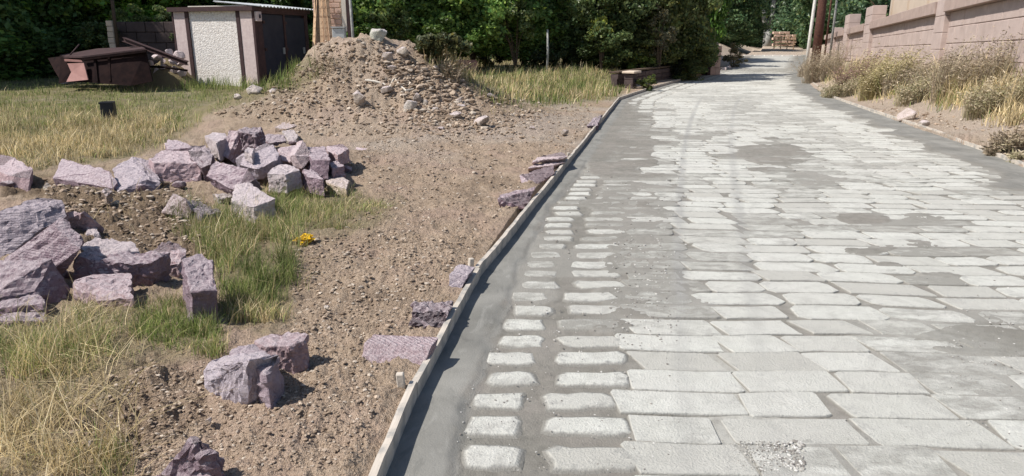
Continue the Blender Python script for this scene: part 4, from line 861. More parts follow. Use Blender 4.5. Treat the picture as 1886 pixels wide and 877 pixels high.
def planter():
    pts = [(1147, 165, 130), (1187, 160, 130), (1230, 150, 131), (1288, 139, 130)]
    t = empty('planter_wall', tuple(at_z(1147, 168, .05)), 0, 'low shaded stone planter wall with a slab cap at the bend of the road', 'wall'); o0 = t.location.copy(); rs = random.Random(2)
    A_ = at_z(1145, 166, .03); B_ = at_z(1290, 140, .03); A_ = Vector((A_[0] - .25, A_[1] + .2, 0)); B_ = Vector((B_[0] - .4, B_[1] + .3, 0)); d = B_ - A_; L = d.length; ang = math.atan2(d.y, d.x); R = Matrix.Rotation(ang, 3, 'Z')
    zt = pz(1150, 131, A_.y).z
    base = Vector((0, 0, zt / 2))
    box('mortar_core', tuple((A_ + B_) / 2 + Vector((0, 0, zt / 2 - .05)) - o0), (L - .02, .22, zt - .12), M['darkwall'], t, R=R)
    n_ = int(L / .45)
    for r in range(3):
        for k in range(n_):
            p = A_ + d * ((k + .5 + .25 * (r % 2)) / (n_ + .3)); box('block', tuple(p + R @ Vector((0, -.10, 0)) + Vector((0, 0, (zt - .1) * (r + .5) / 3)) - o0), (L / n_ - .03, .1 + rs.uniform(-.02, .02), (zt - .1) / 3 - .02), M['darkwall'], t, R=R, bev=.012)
    for k in range(int(L / .9)):
        p = A_ + d * ((k + .5) / int(L / .9)); box('cap_slab', tuple(p + Vector((0, 0, zt - .05)) - o0), (L / int(L / .9) - .02, .34, .06), M['bark'], t, R=R, bev=.012)
    e0 = at_z(1166, 166, 0.02); t3 = empty('stone_pier', (e0[0] - .1, e0[1], 0), ang, 'brownish stone pier carrying a slab at the near end of the planter wall', 'pier')
    for k in range(3): box('block', (0, 0, .1 + k * .17), (.42, .3, .16), M['darkwall'], t3, bev=.012)
    box('cap_slab', (0.1, 0, .60), (.8, .42, .07), M['brickjoint'], t3, bev=.012)
planter()
def far_things():
    y = 51; t = empty('kerb', tuple(at_y(1420, 106, y)), 0, 'low row of pale kerb stones with dark gaps across the far sandy road', 'kerb')
    for k, px in enumerate([1376, 1396, 1414, 1429, 1447, 1468]):
        a_ = pz(px, 104, y) - t.location; box('kerb_stone', (a_.x, 0, .02), (.52, .25, .26), M['farwall'], t, bev=.02)
    y = 66.0; t = empty('stone_stack', (pz(1445, 94, y).x, y, float(H(pz(1445, 94, y).x, y)) + .1), 0, 'stack of pale pink building blocks under the far trees', 'stone stack'); rs = random.Random(5)
    for r in range(5):
        for k in range(4 - (r > 3)): box('block', (-.95 + k * .52 + rs.uniform(-.06, .06) + (.1 if r % 2 else 0), rs.uniform(-.05, .05), .15 + r * .26), (.44, .3, .2), M['brick'], t, bev=.02)
    t = empty('wooden_fence', (pz(1425, 93, 62).x, 62, float(H(pz(1425, 93, 62).x, 62))), 0, 'small rail fence in front of the far block stack', 'fence')
    for k in range(4): box('post', (k * .55, 0, .5), (.07, .07, 1.1), M['plank'], t)
    for z in (.35, .8): box('rail', (.82, -.05, z), (1.9, .03, .08), M['plank'], t)
    # far apartment block and pale house above the hedge
    def bld(px0, px1, y, zt, lab, nx, nz, rows):
        a_ = pz(px0, 0, y); b_ = pz(px1, 0, y); t = empty('apartment_building', (a_.x, y, 1), 0, lab, 'building'); Wd = b_.x - a_.x
        box('wall', (Wd / 2, 4, zt / 2), (Wd, 8, zt), M['farwall'], t)
        for i in range(nx):
            for j in range(nz):
                w_ = box('window', (Wd * (i + .5) / nx, -.03, 2 + j * rows), (1.3, .1, 1.5), M['whitewood'], t); box('pane', (Wd * (i + .5) / nx, -.07, 2 + j * rows), (1.1, .06, 1.3), M['glass'], w_)
        for j in range(nz): box('floor_band', (Wd / 2, -.06, 3.3 + j * rows), (Wd, .12, .3), M['whitewood'], t)
    bld(1405, 1500, 130, 24, 'pale apartment block glimpsed above the far trees', 4, 7, 3.0)
    bld(1000, 1110, 60, 9, 'pale plastered house glimpsed over the hedge', 2, 2, 3.2)
    o = box('stone_slab', (0, 0, .25), (.85, .5, .62), M['pinkpaint'], bev=.05); g = on_ground(856, 134); o.location = (g[0], g[1], g[2] - .1); o.rotation_euler = (0, .03, .2); tag(o, 'reddish block half hidden by dry grass behind the mound', 'stone block')
    rock(895, 101, 18, 12, (.5, .49, .46), 'grey boulder under the hedge behind the reddish block', .8, 'stones under the hedge'); rock(930, 112, 16, 12, (.5, .49, .46), 'pale boulder in the grass right of the grey one under the hedge', .8, 'stones under the hedge')
far_things()
# ------------------------------------------------------------------ leaves and trees
def leaf_cloud(n_, R, leaf, seed, base=(0.06, .10, .03), var=.5, nclump=60, hollow=.35, flat=1.0):
    """n_ rhombic leaves in clumps spread through an ellipsoid of radii R"""
    rs = np.random.RandomState(seed); R = np.array(R)
    cd = rs.normal(size=(nclump, 3)); cd /= np.linalg.norm(cd, axis=1)[:, None]; cr = rs.uniform(hollow, 1.0, nclump) ** .6
    C = cd * cr[:, None] * R * rs.uniform(.8, 1.12, nclump)[:, None]; cs = rs.uniform(.16, .34, nclump) * R.mean()
    k = rs.randint(0, nclump, n_); off = rs.normal(size=(n_, 3)); off /= np.linalg.norm(off, axis=1)[:, None]; off *= (rs.uniform(0, 1, n_) ** .45)[:, None]
    P = C[k] + off * cs[k][:, None] * np.array([1, 1, .75])
    nrm = rs.normal(size=(n_, 3)) + off * .8 + np.array([0, 0, .5]); nrm /= np.linalg.norm(nrm, axis=1)[:, None]
    t = rs.normal(size=(n_, 3)); t -= nrm * (t * nrm).sum(1)[:, None]; t /= np.linalg.norm(t, axis=1)[:, None]; b = np.cross(nrm, t)
    L = leaf * rs.uniform(.6, 1.25, n_)[:, None]; w = L * .32
    V = np.stack([P - t * L * .5, P + b * w + nrm * L * .07, P + t * L * .5, P - b * w + nrm * L * .07], 1).reshape(-1, 3)
    i = np.arange(n_)[:, None] * 4; Fc = np.concatenate([i + np.array([[0, 1, 2]]), i + np.array([[0, 2, 3]])], 0)
    tone = (.65 + .7 * rs.rand(nclump))[k] * (1 + var * (rs.rand(n_) - .5)); c = np.array(base)[None] * tone[:, None]
    c = c * (1 + .12 * rs.normal(size=(n_, 1)) * np.array([[1.0, .2, -.2]])); yl = rs.rand(n_) < .06; c[yl] *= (1.7, 1.45, 1.0)
    return mesh_np('crown', V, Fc, cols=np.repeat(np.clip(c, .004, 1), 4, 0)), C
def tree(name, x, y, z, h, R, leafn, leaf, seed, label, group, col=(.06, .10, .03), tint=(1, 1, 1), cat='tree', nclump=60, trunk_r=.12, me=None, flat=1, bark='bark', hollow=.3, bare=0.3):
    t = empty(name, (x, y, z), 0, label, cat, group)
    m_, C = me if me else leaf_cloud(leafn, R, leaf, seed, col, .5, nclump, hollow)
    cz = h - R[2] * .85
    o = link('crown', m_, M['leaf'], t, loc=(0, 0, cz)); o.color = (*tint, 1); o.rotation_euler = (0, 0, seed * 1.7)
    bm = bmesh.new(); rs = random.Random(seed); top = cz
    tube_bm(bm, [(0, 0, -.3), (.03, .02, top * .4), (-.03, 0, top), (0, .05, cz + R[2] * .4)], [trunk_r, trunk_r * .8, trunk_r * .55, trunk_r * .2], 8)
    Rz = Matrix.Rotation(seed * 1.7, 3, 'Z')
    for q in C[rs.randrange(5)::max(1, len(C) // 12)]:
        e_ = Rz @ Vector(q) * .85 + Vector((0, 0, cz)); s_ = Vector((0, 0, top * rs.uniform(.35, .95))); mdl = (s_ + e_) / 2 + Vector((rs.uniform(-.15, .15), 0, .12)); tube_bm(bm, [s_, mdl, e_], [trunk_r * .4, trunk_r * .26, trunk_r * .08], 5)
    link('trunk', bm_mesh('trunk', bm), M[bark], t, smooth=True); return t, (m_, C)
G = 'trees and bushes of the dark hedge behind the mound'
hedge = [ # px, D, height, R(x,y,z), tint, label
    (690, 26, 4.6, (1.7, 1.6, 2.3), (1.1, 1.15, 1.0), 'leafy green bush right of the pale post, above the top boulder'),
    (770, 27, 5.2, (2.0, 1.7, 2.5), (1.0, 1.1, .9), 'dense green bush above the right slope of the mound'),
    (870, 28, 5.6, (2.2, 1.9, 2.6), (1.15, 1.25, 1.05), 'broad bright leaved tree above the reddish block'),
    (965, 29, 5.4, (2.0, 1.8, 2.6), (1.0, 1.1, .95), 'dark bush with drooping leaves left of the pale house gap'),
    (1040, 30, 4.3, (1.7, 1.5, 2.0), (.9, 1.0, .95), 'lower dark bush under the pale house glimpse'),
    (1110, 29, 4.9, (1.7, 1.6, 2.3), (.85, .88, .8), 'greyish green bush behind the yellow green shrub'),
    (1185, 30, 5.4, (1.8, 1.7, 2.6), (.95, .85, .75), 'dull olive bush above the planter wall'),
    (1248, 31, 5.6, (1.5, 1.5, 2.7), (.85, .8, .7), 'brownish green bush at the road end of the hedge'),
    (1280, 34, 6.0, (1.3, 1.5, 2.9), (.7, .9, .6), 'deep green tree in front of the rusty brown post')]
base_me = leaf_cloud(17000, (2.0, 1.8, 2.5), .19, 5, (.18, .26, .085), .9, 75, .35)
base_me2 = leaf_cloud(19000, (1.8, 1.7, 2.4), .16, 6, (.175, .23, .10), .9, 80, .35)
for i, (px, D, h, R, tint, lab) in enumerate(hedge):
    h = h * .86
    x = pz(px, 100, D).x; z = float(H(x, D)); bmz = base_me if i in (0, 1, 2, 3, 8) else base_me2
    t, _ = tree('hedge_tree', x, D, z, h, R, 0, 0, i + 1, lab, G, tint=tint, me=bmz)
    s = R[0] / bmz[1][:, 0].max() if False else 1
    cr = [c for c in t.children if c.name.startswith('crown')][0]; b0 = (2.0, 1.8, 2.5) if bmz is base_me else (1.8, 1.7, 2.4); cr.scale = (R[0] / b0[0] * 1.02, R[1] / b0[1], R[2] / b0[2])
    # low skirt of foliage is a second crown part
    sk = link('lower_foliage', (bmz)[0], M['leaf'], t, loc=(random.uniform(-.3, .3), -.4, 1.45 if i in (1, 2, 3, 4) else 1.0)); sk.scale = (R[0] / b0[0] * .95, .7, .48); sk.color = (*[q * .95 for q in tint], 1); sk.rotation_euler = (0, 0, i * 2.1 + .5)
# second rank of tall trees closing the view
G2 = 'tall trees closing the view behind the hedge'
back = [(620, 36, 7, 3.2), (740, 37, 8, 3.4), (860, 38, 8, 3.4), (975, 40, 7, 3.0), (1100, 43, 7.6, 3.0), (1180, 42, 8.2, 3.4), (1240, 46, 9, 3.0), (1330, 60, 9, 3.0), (1385, 84, 10, 4.2), (1440, 92, 10, 5.0), (1500, 70, 9, 4.4), (1560, 62, 9.5, 4.4), (1620, 52, 8.5, 3.6), (1680, 60, 10, 4.4), (1330, 78, 11, 6.0), (1395, 96, 11.5, 6.0), (1480, 92, 9.5, 6.0)]
bl = ['tall tree behind the brick wall', 'tall tree behind the bush above the mound', 'tall tree behind the bright leaved tree', 'tall tree left of the pale house glimpse', 'tall tree right of the pale house glimpse', 'tall tree above the planter wall', 'tall tree behind the rusty brown post', 'dark conifer like tree right of the pink block pillar', 'dark tree left of the pale forked trunk', 'far tree behind the stack of pale blocks', 'dark tree behind the white pole', 'green tree above the pink wall pillars', 'green tree left of the beige house', 'tree standing behind the beige house', 'distant tree filling the gap left of the forked trunk', 'most distant tree behind the forked trunk', 'distant tree between forked trunk and white pole']
big_me = leaf_cloud(19000, (3.4, 3.2, 3.8), .28, 8, (.15, .21, .09), .8, 90, .4); big_me2 = leaf_cloud(18000, (3.4, 3.2, 3.8), .26, 9, (.14, .20, .10), .8, 90, .4)
for i, ((px, D, h, r), lab) in enumerate(zip(back, bl)):
    x = pz(px, 100, D).x; z = float(H(x, D)); h = 1.6 + 0.072 * D + .5; bmz = big_me if i % 2 else big_me2
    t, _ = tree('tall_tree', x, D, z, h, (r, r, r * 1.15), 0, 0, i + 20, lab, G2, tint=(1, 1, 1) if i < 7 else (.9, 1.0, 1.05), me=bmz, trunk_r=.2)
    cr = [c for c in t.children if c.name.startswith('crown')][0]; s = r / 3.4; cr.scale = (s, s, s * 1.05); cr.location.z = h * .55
    sk = link('lower_foliage', bmz[0], M['leaf'], t, loc=(0, -.5, h * .16)); sk.scale = (s * .95, s * .6, s * .5); sk.rotation_euler = (0, 0, i * 1.3); sk.color = cr.color
# trees on the left
G3 = 'dark trees behind the field on the left'
left = [(-60, 24, 6.5, 3.2, (.8, 1.0, .8), 'dark tree at the left edge of the photo'), (50, 26, 6.5, 3.0, (.75, .95, .8), 'deep shaded tree above the rusty trailer, second from the left edge'), (150, 27, 6.5, 2.8, (.85, 1.05, .8), 'dark green tree left of the stacked stone pillar'), (235, 28, 6.0, 2.6, (1.3, 1.5, .95), 'lighter yellow green tree above the stacked stone pillar'), (320, 30, 6.4, 2.8, (1.05, 1.15, .95), 'green tree behind the shed roof'), (430, 31, 6.6, 2.8, (.95, 1.05, .9), 'dark tree over the middle of the shed roof'), (540, 31, 6.6, 2.8, (.95, 1.1, .9), 'dark tree over the corrugated end of the shed roof'), (-170, 22, 6, 3, (.8, 1, .8), 'dark tree just outside the left edge')]
for i, (px, D, h, r, tint, lab) in enumerate(left):
    x = pz(px, 100, D).x; z = float(H(x, D)); bmz = base_me if i % 2 else base_me2
    t, _ = tree('field_tree', x, D, z, h, (r, r * .9, r * 1.1), 0, 0, i + 50, lab, G3, tint=tint, me=bmz, trunk_r=.16)
    cr = [c for c in t.children if c.name.startswith('crown')][0]; s = r / 1.95; cr.scale = (s, s, s); cr.location.z = h * .6
    sk = link('lower_foliage', bmz[0], M['leaf'], t, loc=(.2, -.6, 1.1)); sk.scale = (s * .95, s * .55, s * .45); sk.rotation_euler = (0, 0, i * 1.9); sk.color = cr.color
# pines by the white pole, pale forked tree
def pine():
    x = pz(1503, 100, 43).x; z = float(H(x, 43)); t = empty('pine_tree', (x, 43, z), 0, 'reddish pine trunk right beside the white pole', 'tree')
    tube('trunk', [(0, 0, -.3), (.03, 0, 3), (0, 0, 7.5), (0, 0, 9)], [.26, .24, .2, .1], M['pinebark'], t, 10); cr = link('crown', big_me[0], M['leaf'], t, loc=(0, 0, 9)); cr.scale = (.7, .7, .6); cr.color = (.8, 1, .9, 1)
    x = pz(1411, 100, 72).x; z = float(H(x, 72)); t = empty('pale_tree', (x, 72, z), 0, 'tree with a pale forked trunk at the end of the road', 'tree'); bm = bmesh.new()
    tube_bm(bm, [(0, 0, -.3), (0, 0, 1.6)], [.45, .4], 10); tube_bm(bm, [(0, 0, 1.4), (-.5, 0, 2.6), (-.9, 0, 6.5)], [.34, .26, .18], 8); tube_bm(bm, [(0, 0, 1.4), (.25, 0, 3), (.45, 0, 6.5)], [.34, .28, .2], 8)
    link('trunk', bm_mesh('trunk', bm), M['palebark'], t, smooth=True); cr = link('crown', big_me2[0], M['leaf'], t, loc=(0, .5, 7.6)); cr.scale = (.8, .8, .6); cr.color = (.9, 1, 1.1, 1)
pine()
def shrub(px, py, w, h, col, lab, seed, leaf=.08, n_=3500, name='shrub', group=None):
    g = on_ground(px, py); zc = g[1]; W_ = w * zc / F / 2; H_ = h * zc / F
    t = empty(name, tuple(g), 0, lab, 'shrub', group); m_, C = leaf_cloud(n_, (W_, W_ * .8, H_ * .55), leaf, seed, col, .6, 30, .2)
    link('foliage', m_, M['leaf'], t, loc=(0, 0, H_ * .5)); bm = bmesh.new()
    for q in C[::3]: tube_bm(bm, [(0, 0, -.05), tuple(Vector(q) * .4 + Vector((0, 0, H_ * .3))), tuple(Vector(q) * .95 + Vector((0, 0, H_ * .5)))], [.018, .012, .005], 4)
    link('stems', bm_mesh('stems', bm), M['bark'], t)
shrub(1165, 137, 80, 44, (.20, .26, .06), 'bright yellow green shrub growing over the planter wall', 3)
shrub(1190, 166, 38, 26, (.11, .14, .045), 'small dark green plant in front of the planter wall', 4, .07, 1500)
shrub(1350, 126, 44, 40, (.17, .15, .08), 'dry olive brown bush right of the pink pillar', 5, .09, 2500)
shrub(800, 112, 110, 50, (.12, .13, .06), 'greyish scrub bush on the right shoulder of the mound', 6, .10, 4000)
shrub(60, 128, 150, 50, (.10, .12, .05), 'scrubby undergrowth left of the rusty trailer', 7, .09, 4000)
shrub(170, 100, 120, 40, (.09, .12, .045), 'green scrub behind the rusty trailer', 8, .09, 3500)
shrub(-40, 110, 130, 60, (.08, .11, .045), 'scrub at the left edge beneath the dark trees', 9, .09, 3500)
shrub(1000, 128, 90, 40, (.07, .09, .04), 'dark low bush at the foot of the hedge', 10, .10, 2500); shrub(1085, 126, 90, 46, (.09, .11, .045), 'bushy growth at the hedge foot beside the yellow green shrub', 11, .10, 2500); shrub(905, 122, 80, 34, (.08, .10, .045), 'bushy growth at the hedge foot above the far dry grass', 12, .10, 2500)
shrub(1235, 145, 70, 40, (.05, .06, .035), 'dark hanging growth over the planter wall', 13, .09, 2500)
# ------------------------------------------------------------------ grass
def blades(P, h, w, cols, lean=.35, seed=0, wind=(.1, 0)):
    n_ = len(P); rs = np.random.RandomState(seed); h = np.broadcast_to(h, n_) * rs.uniform(.55, 1.2, n_); th = rs.uniform(0, 2 * np.pi, n_)
    side = np.stack([np.cos(th), np.sin(th), 0 * th], 1); th2 = rs.uniform(0, 2 * np.pi, n_); ln = np.abs(rs.normal(0, lean, n_)) + .05
    dv = np.stack([np.cos(th2) * ln + wind[0], np.sin(th2) * ln + wind[1], 0 * th], 1); lev = [0, .4, .75, 1.0]; V = []
    w = np.broadcast_to(w, n_)
    for t in lev:
        c = P + dv * (h * t ** 1.8)[:, None]; c[:, 2] += h * t * (1 - .25 * ln * t) - .01; ww = w * (1 - t) ** .6 / 2
        if t < 1: V += [c - side * ww[:, None], c + side * ww[:, None]]
        else: V += [c]
    V = np.stack(V, 1).reshape(-1, 3); i = np.arange(n_)[:, None] * 7
    Fc = np.concatenate([i + np.array([q]) for q in ([0, 1, 3], [0, 3, 2], [2, 3, 5], [2, 5, 4], [4, 5, 6])], 0)
    return V, Fc, np.repeat(cols, 7, 0)
DRY = np.array([(.58, .47, .27), (.50, .39, .22), (.70, .59, .38), (.40, .32, .16)]); GRN = np.array([(.17, .22, .07), (.24, .28, .09), (.30, .32, .12), (.13, .18, .055)])
def sample_poly(poly, n_, seed):
    rs = np.random.RandomState(seed); A = np.array(poly); px = rs.uniform(A[:, 0].min(), A[:, 0].max(), n_ * 3); py = rs.uniform(A[:, 1].min(), A[:, 1].max(), n_ * 3); k = in_poly(px, py, poly); return px[k][:n_], py[k][:n_]
def grass(name, specs, label=None):
    Vs, Fs, Cs = [], [], []; o_ = 0
    for j, (poly, n_, h, w, green, lean) in enumerate(specs):
        px, py = sample_poly(poly, n_, 100 + j + len(name)); jr = np.random.RandomState(j + 50); jw = 7 if h > .3 else np.clip(h * 60, 8, 26); px = px + jr.normal(0, jw, len(px)); py = py + jr.normal(0, jw * .45, len(py)); P, ok = on_ground_v(px, py); k = ok & ((xL(P[:, 1]) - P[:, 0] > .12) | (P[:, 0] - xR(P[:, 1]) > .3)); P = P[k]; px = px[k]; py = py[k]
        P[:, 2] = H(P[:, 0], P[:, 1])
        cl = fbm(P[:, 0], P[:, 1], 2.2, 3, 200 + j); keep = (1.6 * cl + .9 * fbm(P[:, 0], P[:, 1], 9 if h < .3 else 5, 2, 270 + j) + .55 > np.random.RandomState(j).rand(len(P)) * .9); P = P[keep]; px = px[keep]; py = py[keep]
        rs = np.random.RandomState(300 + j); gfrac = np.clip(green + .55 * fbm(P[:, 0], P[:, 1], .9, 3, 220), 0, 1) if not callable(green) else green(px, py, P)
        isg = rs.rand(len(P)) < gfrac; c = 1.25 * np.where(isg[:, None], GRN[rs.randint(0, 4, len(P))], DRY[rs.randint(0, 4, len(P))]) * rs.uniform(.3, 1.45, (len(P), 1)) * (1 + .5 * fbm(P[:, 0], P[:, 1], 3, 3, 240))[:, None]
        hh = h * (1 + .9 * fbm(P[:, 0], P[:, 1], 3.0, 3, 230)) * (np.where(isg, .85, 1)); V, Fc, C = blades(P, hh, w * rs.uniform(.6, 1.3, len(P)), c, lean, j)
        Vs.append(V); Fs.append(Fc + o_); Cs.append(C); o_ += len(V)
    o = link(name, mesh_np(name, np.vstack(Vs), np.vstack(Fs), cols=np.vstack(Cs)), M['grass']); tag(o, label, 'grass', kind='stuff'); return o
gf = lambda px, py, P: np.clip(.22 + .75 * sst(260, 190, py) + .35 * fbm(P[:, 0], P[:, 1], .7, 3, 221) + .45 * sst(120, 0, np.abs(px - 40)) * sst(300, 200, py), .04, .95)
grass('meadow_grass', [([(-60, 112), (560, 112), (590, 130), (520, 165), (440, 190), (380, 208), (350, 235), (310, 262), (200, 292), (110, 298), (60, 312), (0, 285), (-60, 285)], 42000, .14, .010, gf, .45),
                       ([(330, 142), (560, 118), (560, 132), (490, 168), (330, 165)], 6500, .36, .014, .95, .3), ([(-40, 200), (300, 210), (300, 262), (100, 298), (-40, 280)], 9000, .22, .008, .12, .5)], 'green and straw coloured meadow grass in front of the shed and trailer')
grass('verge_grass', [([(790, 104), (1150, 120), (1148, 165), (1130, 178), (1000, 190), (940, 180), (890, 160), (830, 120)], 14000, .27, .020, .6, .35), ([(1000, 150), (1110, 150), (1120, 180), (1000, 190)], 2500, .35, .015, .5, .35), ([(790, 100), (860, 110), (880, 150), (830, 135)], 1500, .4, .015, .25, .4), ([(880, 180), (1010, 175), (1010, 215), (900, 210)], 700, .12, .010, .4, .5)], 'dry yellowish grass between the mound and the hedge')
grass('tussock_grass', [([(330, 400), (420, 392), (500, 372), (545, 385), (560, 430), (535, 480), (535, 520), (500, 560), (430, 560), (395, 470), (340, 440)], 11000, .23, .0045, .8, .45), ([(480, 350), (640, 350), (700, 380), (680, 415), (600, 430), (500, 400)], 5500, .12, .0045, .5, .65), ([(400, 560), (500, 560), (540, 600), (440, 615)], 1300, .12, .004, .35, .6), ([(640, 370), (725, 370), (700, 410)], 700, .1, .005, .85, .6)], 'green and straw tussock in the middle of the left verge')
grass('foreground_grass', [([(-40, 590), (100, 600), (150, 560), (260, 570), (270, 620), (230, 690), (170, 740), (-60, 800)], 5200, .18, .0035, .42, .8), ([(245, 560), (330, 560), (420, 620), (400, 660), (320, 640), (250, 620)], 3000, .12, .004, .85, .5), ([(-60, 740), (120, 740), (230, 830), (250, 890), (-60, 900)], 1700, .16, .0032, .15, .9), ([(180, 820), (240, 820), (240, 880), (170, 880)], 300, .08, .004, .8, .5), ([(290, 500), (400, 590), (300, 600), (240, 560)], 700, .1, .004, .5, .5)], 'straw and green grass at the lower left')
grass('bank_grass', [([(1490, 130), (1560, 125), (1886, 160), (1900, 250), (1800, 215), (1700, 190), (1600, 180), (1530, 165)], 9000, .26, .014, .25, .5), ([(1495, 122), (1886, 128), (1900, 215), (1780, 200), (1680, 185), (1560, 168), (1510, 150)], 9000, .55, .013, .12, .45)], 'thin dry grass on the right bank')
# straw stalks
def straw():
    rs = np.random.RandomState(44); px = np.concatenate([rs.uniform(0, 260, 260), rs.uniform(380, 560, 60), rs.uniform(0, 420, 60), rs.uniform(540, 640, 70), rs.uniform(150, 330, 30)]); py = np.concatenate([rs.uniform(590, 877, 260), rs.uniform(380, 560, 60), rs.uniform(250, 300, 60), rs.uniform(90, 170, 70), rs.uniform(330, 440, 30)])
    P, ok = on_ground_v(px, py); P = P[ok]; n_ = len(P); c = DRY[rs.randint(0, 4, n_)] * rs.uniform(1, 1.4, (n_, 1)); V, Fc, C = blades(P, rs.uniform(.15, .36, n_), .005, c, 1.5, 9); o = link('straw', mesh_np('straw', V, Fc, cols=C), M['grass']); tag(o, 'loose pale straw stalks strewn on soil and grass', 'straw', kind='stuff')
straw()
# ------------------------------------------------------------------ weeds of the right bank
def weed(px, py, w, h, cols, n_, lab, seed, leafy=5, group='weed clumps below the pink wall', spread=.35, D=None):
    g = on_ground(px, py) if D is None else None
    if D is not None: q = pz(px, py, D); g = np.array([q.x, q.y, float(H(q.x, q.y))])
    zc = g[1]; W_ = w * zc / F / 2; H_ = h * zc / F; rs = np.random.RandomState(seed); t = empty('weed_clump', tuple(g), 0, lab, 'weed', group)
    r = np.sqrt(rs.rand(n_)) * W_ * .8; th = rs.uniform(0, 2 * np.pi, n_); P = np.stack([r * np.cos(th), r * np.sin(th) * .8, 0 * r], 1)
    P[:, 2] = H(P[:, 0] + g[0], P[:, 1] + g[1]) - g[2]; hh = H_ * rs.uniform(.45, 1.1, n_) * (1 - .35 * (r / W_) ** 2); cc = np.array(cols)[rs.randint(0, len(cols), n_)] * rs.uniform(.75, 1.2, (n_, 1))
    V, Fc, C = blades(P, hh, .012, cc, spread, seed); link('stems', mesh_np('stems', V, Fc, cols=C), M['twig'], t)
    Vl, Cl = [], []
    k = np.repeat(np.arange(n_), leafy); m = len(k); V7 = V.reshape(-1, 7, 3); tt = rs.uniform(.25, 1, m); a0 = V7[k, 0]; a1 = V7[k, 2]; a2 = V7[k, 4]; a3 = V7[k, 6]
    Pm = np.where((tt < .4)[:, None], a0 + (a1 - a0) * (tt / .4)[:, None], np.where((tt < .75)[:, None], a1 + (a2 - a1) * ((tt - .4) / .35)[:, None], a2 + (a3 - a2) * ((tt - .75) / .25)[:, None]))
    dirv = rs.normal(size=(m, 3)); dirv[:, 2] = np.abs(dirv[:, 2]) * .6; dirv /= np.linalg.norm(dirv, axis=1)[:, None]; L = rs.uniform(.03, .11, m)[:, None]; s_ = np.cross(dirv, rs.normal(size=(m, 3))); s_ /= np.linalg.norm(s_, axis=1)[:, None]
    V2 = np.stack([Pm, Pm + dirv * L * .5 + s_ * .010, Pm + dirv * L, Pm + dirv * L * .5 - s_ * .010], 1).reshape(-1, 3); i = np.arange(m)[:, None] * 4; F2 = np.concatenate([i + np.array([[0, 1, 2]]), i + np.array([[0, 2, 3]])], 0)
    c2 = np.repeat(cc[k] * rs.uniform(.8, 1.3, (m, 1)), 4, 0); link('leaves', mesh_np('leaves', V2, F2, cols=c2), M['twig'], t)
BR = [(.34, .27, .19), (.42, .34, .25), (.27, .22, .16), (.38, .33, .22)]; YG = [(.40, .34, .17), (.48, .40, .22), (.32, .29, .14), (.50, .42, .27)]; OL = [(.34, .31, .18), (.45, .38, .26), (.28, .26, .15), (.5, .42, .3)]; RD = [(.25, .16, .13), (.34, .24, .19)]
WD_ = [(1785, 175, 120, 115, BR, 300, 'tall feathery brown weeds highest against the pink wall'), (1722, 165, 80, 70, BR, 130, 'brownish weeds left of the tallest ones'), (1625, 172, 75, 75, YG, 420, 'thick yellow green clump on the right bank'), (1570, 168, 60, 70, RD, 150, 'reddish brown weeds left of the yellow green clump'), (1512, 150, 60, 75, BR, 260, 'pale brown weeds crowding the pine trunk foot'), (1545, 178, 60, 36, OL, 200, 'low olive weeds near the curve of the right formwork'),
       (1835, 205, 100, 70, OL, 260, 'olive weeds at the right edge above the sandy hump'), (1870, 185, 60, 50, BR, 120, 'thin weeds at the right edge of the photo'), (1690, 185, 70, 55, OL, 200, 'leafy olive weeds between the yellow green clump and the tall weeds'), (1850, 275, 60, 36, BR, 160, 'dry low weed clump on the bare bank near the right edge'), (1600, 150, 60, 60, YG, 160, 'thin yellow stalks behind the yellow green clump'), (1660, 168, 60, 60, BR, 130, 'sparse brown stalks right of the yellow green clump'), (1820, 165, 70, 60, BR, 120, 'dry stalks right of the tallest weeds'), (1880, 295, 40, 16, OL, 60, 'low tuft right behind the nearest right formwork board'), (1490, 140, 40, 40, BR, 120, 'weeds right at the foot of the white pole')]
for i, w_ in enumerate(WD_): weed(w_[0], w_[1], w_[2] * 1.35, w_[3] * 1.15, w_[4], int(w_[5] * 1.9), w_[6], seed=i + 400, leafy=7)
for i, (px, py, w, h, c_, n_, lab) in enumerate([(395, 150, 90, 42, BR, 60, 'dry branched weeds before the roughcast panel'), (520, 140, 90, 50, OL, 70, 'dry weeds before the dark shed doors'), (60, 135, 140, 30, BR, 120, 'dry tangle left of the rusty trailer'), (275, 152, 30, 24, OL, 40, 'weeds at the right end of the rusty trailer')]):
    weed(px, py, w, h, c_, n_, lab, seed=i + 500, group='weeds around the shed', spread=.45)
weed(830, 145, 50, 44, BR, 90, 'dry brown weeds beside the reddish block', seed=520, group='weeds around the mound'); weed(600, 130, 60, 24, BR, 40, 'dry roots and stalks on the left slope of the mound', seed=521, group='weeds around the mound', spread=.9)
